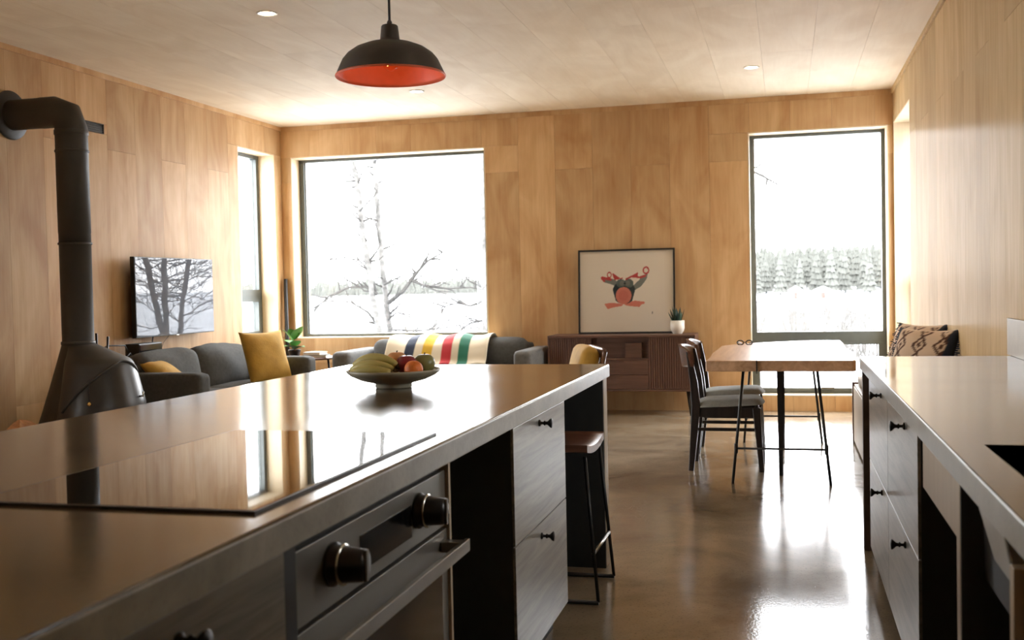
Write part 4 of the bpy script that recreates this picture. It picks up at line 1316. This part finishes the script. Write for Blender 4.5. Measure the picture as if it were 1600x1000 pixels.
# ------------------------------------------------------------------ dining chairs
def chair(label, loc, rz=0):
    """faces local +x"""
    t = thing('dining_chair', label, 'chair', loc, 'dark wood dining chairs at the table', rz)
    def leg(p, q, w0, w1):
        mb = MB()
        (x0, y0, z0), (x1, y1, z1) = p, q
        mb.hexa([(x0-w0, y0-w0, z0), (x0+w0, y0-w0, z0), (x0+w0, y0+w0, z0), (x0-w0, y0+w0, z0)], [(x1-w1, y1-w1, z1), (x1+w1, y1-w1, z1), (x1+w1, y1+w1, z1), (x1-w1, y1+w1, z1)])
        mb.build('leg', 'chair_wood', t, local=True, bevel=.004)
    for s in (-1, 1):
        leg((.225, s*.195, 0), (.195, s*.18, .425), .016, .026)
        # rear leg running up into the back post
        mb = MB()
        pts = [(-.238, s*.20, 0), (-.215, s*.188, .25), (-.200, s*.185, .44), (-.212, s*.19, .60), (-.245, s*.20, .80)]
        ws = [.017, .025, .029, .025, .016]
        vs = []; fs = []
        for (x, y, z), w in zip(pts, ws):
            vs += [(x-w, y-w*.8, z), (x+w, y-w*.8, z), (x+w, y+w*.8, z), (x-w, y+w*.8, z)]
        for i in range(len(pts)-1):
            for q in range(4): fs.append((i*4+q, i*4+(q+1) % 4, (i+1)*4+(q+1) % 4, (i+1)*4+q))
        fs += [(3, 2, 1, 0), tuple(len(vs)-4+q for q in range(4))]
        mb.add(vs, fs); mb.build('leg', 'chair_wood', t, local=True, bevel=.004)
        box('seat_rail', 'chair_wood', (-.19, s*.185-.011, .36, .19, s*.185+.011, .43), t, local=True, bevel=.003)
        box('stretcher', 'chair_wood', (-.215, s*.19-.008, .268, .21, s*.19+.008, .290), t, local=True, bevel=.003)
    box('seat_rail', 'chair_wood', (.185, -.17, .375, .207, .17, .43), t, local=True, bevel=.003)
    box('seat_rail', 'chair_wood', (-.208, -.17, .385, -.188, .17, .43), t, local=True, bevel=.003)
    # padded seat, dished and rising to the front edge
    mb = MB(); n1, n2 = 16, 14
    def sf(top):
        def fn(u, v):
            a, b = 2*u-1, 2*v-1
            x = a*.235+.012; y = b*.222
            # rounded-square plan
            k = 1-.10*(a*a*b*b)
            e = (1-abs(a)**5)*(1-abs(b)**5)
            z = .436+.018*a*.6-.012*math.cos(a*1.4)*(1-b*b)*.6
            return (x*k, y*k, z+(.046*e**.5 if top else .002*e))
        return fn
    mb.grid(n1, n2, sf(True)); mb.grid(n1, n2, sf(False))
    mb.build('seat_pad', 'seat_grey', t, local=True)
    for y in (-.07, 0, .07):
        MB().tube([(-.198, y, .425), (-.222, y*1.05, .56), (-.262+.02*abs(y)/.07, y*1.1, .70)], [.008, .0095, .008], 8).build('spindle', 'chair_wood', t, local=True)
    # curved top rail
    mb = MB(); n1, n2 = 18, 8
    def rf(front):
        def fn(u, v):
            b = 2*u-1
            y = b*.225
            x = -.300+.080*b*b+(.011 if front else -.011)-.022*(v-.2)
            zc = .755+.012*(1-b*b); hh = .074*(1-.30*abs(b)**3)
            return (x, y, zc+(2*v-1)*hh)
        return fn
    mb.grid(n1, n2, rf(True)); mb.grid(n1, n2, rf(False))
    nn = (n1+1)*(n2+1)
    for i in range(n1):
        for row in (0, n2):
            a = row*(n1+1)+i; mb.f.append([a, a+1, a+1+nn, a+nn]); mb.sm.append(False)
    for j in range(n2):
        for c_ in (0, n1):
            a = j*(n1+1)+c_; mb.f.append([a, a+n1+1, a+n1+1+nn, a+nn]); mb.sm.append(False)
    mb.build('backrest_rail', 'walnut', t, local=True)
    return t
c1 = chair('dark wooden dining chair with grey seat at the near end of the table', (-.39, 7.405, 0))
c2 = dup(c1, (-.40, 8.10, 0), 'dark wooden dining chair with grey seat, farther along the table')

# ------------------------------------------------------------------ dining table
dt = thing('dining_table', 'live-edge wooden slab dining table on thin black steel legs', 'table', (0, 7.7, 0))
out = [(-.482, 6.655), (-.3, 6.648), (-.1, 6.66), (.1, 6.652), (.28, 6.645), (.385, 6.65), (.405, 6.67), (.409, 6.9), (.418, 7.4), (.412, 7.9), (.424, 8.5), (.42, 8.90), (.30, 8.93), (.22, 8.90), (.09, 8.86), (-.08, 8.74), (-.26, 8.60), (-.40, 8.40), (-.475, 8.24), (-.478, 7.9), (-.49, 7.4), (-.478, 7.0)]
MB().prism(out, 2, .712, .779).build('slab', 'table_wood', dt, bevel=.006)
MB().prism([(-.178, 6.640), (-.170, 6.640), (-.174, 6.80)], 2, .70, .7798).build('crack', 'carcass_black', dt)
def tleg(sgn, y0, yp, x_l, x_r, xt_l, xt_r, yt, xp):
    for xb, xt in ((x_l, xt_l), (x_r, xt_r)):
        MB().tube([(xt, yt, .712), (xb, y0, 0)], .0095, 8).build('leg', 'metal_black', dt)
    f = .215/.712
    xa, xb_ = x_l+(xt_l-x_l)*f, x_r+(xt_r-x_r)*f
    y_ = y0+(yt-y0)*f
    MB().tube([(xa, y_, .215), (xb_, y_, .215)], .007, 8).build('crossbar', 'metal_black', dt)
    for x in (xa, xb_):
        MB().tube([(x, y_, .185), (x, y_, .245)], .012, 8).build('clamp', 'metal_black', dt)
    MB().hexa([(xp-.013, yp-.005, 0), (xp+.013, yp-.005, 0), (xp+.013, yp+.005, 0), (xp-.013, yp+.005, 0)],
              [(xp-.018, yt-.005+sgn*.02, .712), (xp+.018, yt-.005+sgn*.02, .712), (xp+.018, yt+.005+sgn*.02, .712), (xp-.018, yt+.005+sgn*.02, .712)]).build('leg', 'metal_black', dt)
    box('mounting_plate', 'metal_black', (xt_l-.02, yt-.03, .706, xt_r+.02, yt+.06*sgn, .712), dt)
tleg(1, 6.783, 7.09, -.334, .256, -.262, .186, 6.90, -.041)
tleg(-1, 8.53, 8.28, -.328, .261, -.262, .186, 8.40, -.03)
gl = thing('reading_glasses', 'folded dark glasses lying on the far edge of the dining table', 'glasses', (-.30, 8.38, .78))
for s in (-1, 1):
    pts = [(-.305+s*.033+.024*math.cos(a), 8.33+.004, .797+.017*math.sin(a)) for a in [2*PI*q/16 for q in range(17)]]
    MB().tube(pts, .005, 6).build('lens_rim', 'plastic_black', gl)
    MB().tube([(-.305+s*.057, 8.334, .80), (-.305+s*.05, 8.40, .795), (-.305+s*.03, 8.44, .786)], .005, 6).build('temple', 'plastic_black', gl)
MB().tube([(-.314, 8.334, .80), (-.296, 8.334, .80)], .003, 6).build('bridge', 'plastic_black', gl)

# ------------------------------------------------------------------ lounge chair behind the island
ac = thing('lounge_chair', 'wooden lounge chair with mustard back cushion standing beyond the island', 'chair', (-1.62, 7.45, 0), None, math.radians(200))
for s in (-1, 1):
    MB().tube([(-.30, s*.29, 0), (-.24, s*.29, .40), (-.33, s*.29, .80)], [.014, .02, .015], 8).build('leg', 'walnut', ac, local=True)
    MB().tube([(.30, s*.29, 0), (.26, s*.29, .56)], [.014, .02], 8).build('leg', 'walnut', ac, local=True)
    MB().puff((.0, s*.29, .57), (.60, .06, .03), .012, n=4).build('armrest', 'walnut', ac, local=True)
    box('seat_rail', 'walnut', (-.26, s*.29-.012, .30, .27, s*.29+.012, .35), ac, local=True, bevel=.003)
MB().puff((-.325, 0, .785), (.028, .60, .075), .012, n=4).build('backrest_rail', 'walnut', ac, local=True)
MB().puff((-.25, 0, .42), (.028, .58, .05), .012, n=4).build('back_rail', 'walnut', ac, local=True)
for k in range(5):
    y = -.2+.1*k
    MB().tube([(-.25, y, .43), (-.322, y, .76)], .009, 6).build('back_slat', 'walnut', ac, local=True)
MB().puff((.02, 0, .40), (.56, .54, .12), .05, (0, 0, .02)).build('seat_cushion', 'mustard', ac, local=True)
MB().puff((-.205, 0, .62), (.12, .52, .42), .055, (.02, 0, .01), mtx=Matrix.Rotation(math.radians(-13), 3, 'Y')).build('back_cushion', 'mustard', ac, local=True)

# ------------------------------------------------------------------ bench and patterned pillows along the pale wall
bn = thing('bench', 'plywood bench box along the pale wall behind the sink worktop', 'bench', (.75, 7.1, 0))
box('bench_board', 'ply_pale_edge', (.50, 5.6, .02, .518, 8.60, .44), bn, bevel=.001)
box('plinth', 'ply_pale_edge', (.53, 5.6, 0, .98, 8.6, .03), bn)
box('gable_board', 'walnut_z', (.492, 8.60, 0, .998, 8.655, .47), bn, bevel=.002)
box('gable_board', 'walnut_z', (.492, 5.55, 0, .998, 5.60, .47), bn, bevel=.002)
box('lid', 'ply_pale_edge', (.505, 5.602, .44, .998, 8.598, .458), bn, bevel=.001)
MB().puff((.755, 7.1, .495), (.47, 2.98, .07), .03, n=6).build('seat_cushion', 'bench_fabric', bn)
def kilim_pillow(name, label, c, mt, seed, w=.47, h=.45):
    mb = MB(); n = 40
    mb.pillow((0, 0, 0), Matrix.Identity(3), w, h, .17, n=n, seed=seed, wob=.010)
    cols = []
    base, brown, navy = lin((222, 198, 170)), lin((92, 62, 50)), lin((40, 46, 58))
    for v in mb.v:
        x, y, z = v; c_ = base
        if z < -.002: c_ = navy
        else:
            for bx_ in (-.13, .02, .17):
                dx = abs(x-bx_); yy = ((y+.3) % .11)/.11
                dm = abs(dx/.045+abs(yy-.5)*2-1)
                if abs(y) < .19 and dx < .05 and (dm < .24 or (dx/.02+abs(yy-.5)*4 < .8)): c_ = brown
            if abs(x) > w/2-.045: c_ = navy
        cols.append(c_)
    mb.v = [tuple(mt @ Vector(v)+Vector(c)) for v in mb.v]
    o = mb.build(name, 'kilim', colors=cols)
    t = tag(o, label, 'pillow', 'patterned pillows on the bench')
    f = MB(); rr = random.Random(seed)
    for s in (-1, 1):
        for k in range(34):
            y = -h/2+h*(k+.5)/34
            p = Vector((s*(w/2-.008), y, 0)); q = p+Vector((s*rr.uniform(.015, .03), rr.uniform(-.006, .006), rr.uniform(-.012, .012)))
            f.tube([tuple(mt @ p+Vector(c)), tuple(mt @ q+Vector(c))], [.0045, .003], 4)
    fo = f.build('fringe', 'cloth_indigo', o); fo['kind'] = 'stuff'
pm = rot(('X', 90), ('Z', -90), ('Y', 24), ('Z', 42))
kilim_pillow('patterned_pillow', 'woven pillow with brown diamonds, the one in front on the bench', (.80, 6.95, .745), pm, 4)
pm = rot(('X', 90), ('Z', -90), ('Y', 22), ('Z', 34))
kilim_pillow('patterned_pillow', 'woven pillow with dark fringe leaning behind the front one on the bench', (.81, 7.42, .755), pm, 6)

# ------------------------------------------------------------------ fruit bowl and fruit
bx0, by0 = -1.395, 3.67
fb = thing('fruit_bowl', 'wide shallow clay bowl on a foot holding fruit on the island', 'bowl', (bx0, by0, .9))
MB().lathe([(.0, .9003), (.064, .9003), (.068, .905), (.066, .914), (.072, .918), (.12, .930), (.155, .946), (.170, .958), (.173, .966), (.170, .968), (.165, .962), (.15, .950), (.11, .936), (.05, .928), (.0, .927)], (bx0, by0, 0), 48).build('bowl', 'bowl_clay', fb)
def banana(label, c, L, bend, rz, tilt_, r=.019):
    t = thing('banana', label, 'banana', c, 'bananas in the bowl', 0)
    pts = []; n = 12
    for i in range(n+1):
        a = (i/n-.5)*bend
        pts.append(Vector((L/bend*math.sin(a), 0, L/bend*(math.cos(a)-1))))
    mt = Matrix.Rotation(rz, 3, 'Z') @ Matrix.Rotation(tilt_, 3, 'X')
    pts = [mt @ p for p in pts]
    rs = [r*(.32+.68*math.sin(PI*(.10+.80*i/n))**.5) for i in range(n+1)]
    MB().tube(pts, rs, 8).build('peel', 'banana', t, local=True)
    d = (pts[-1]-pts[-2]).normalized()
    MB().tube([pts[-1]-d*.002, pts[-1]+d*.018], [rs[-1]*.9, rs[-1]*.6], 6).build('stem', 'banana_tip', t, local=True)
banana('uppermost banana arched along the bowl', (bx0-.058, by0-.035, 1.010), .185, 1.25, -.12, .2)
banana('middle banana lying below the arched one', (bx0-.062, by0-.062, .988), .175, 1.1, -.10, .5)
banana('lowest banana resting against the bowl rim', (bx0-.058, by0-.085, .970), .155, .9, -.05, .8)
def fruit(name, label, c, r, m, squash=.92, dip=.25, stem=True):
    t = thing(name, label, 'fruit', c)
    prof = []
    for i in range(17):
        a = -PI/2+PI*i/16
        rr = r*math.cos(a); z = r*squash*math.sin(a)
        if i >= 13: z -= r*dip*(1-math.cos(a)/math.cos(-PI/2+PI*13/16))*(.55)
        prof.append((max(rr, 0), z))
    MB().lathe(prof, (0, 0, 0), 24).build('skin', m, t, local=True)
    if stem: MB().tube([(0, 0, r*squash*.80), (.003, 0, r*squash*1.06)], .0025, 5).build('stem', 'banana_tip', t, local=True)
fruit('peach', 'pale peach sitting behind the bananas', (bx0-.005, by0+.05, .994), .040, 'fruit_peach')
fruit('apple', 'dark red apple in the middle of the bowl', (bx0+.055, by0-.01, .985), .040, 'fruit_red')
fruit('apple', 'dull green apple by the bowl rim', (bx0+.105, by0+.045, .986), .040, 'fruit_green')
fruit('orange', 'small orange at the front of the bowl', (bx0+.098, by0-.055, .970), .034, 'fruit_orange', 1.0, .08, False)
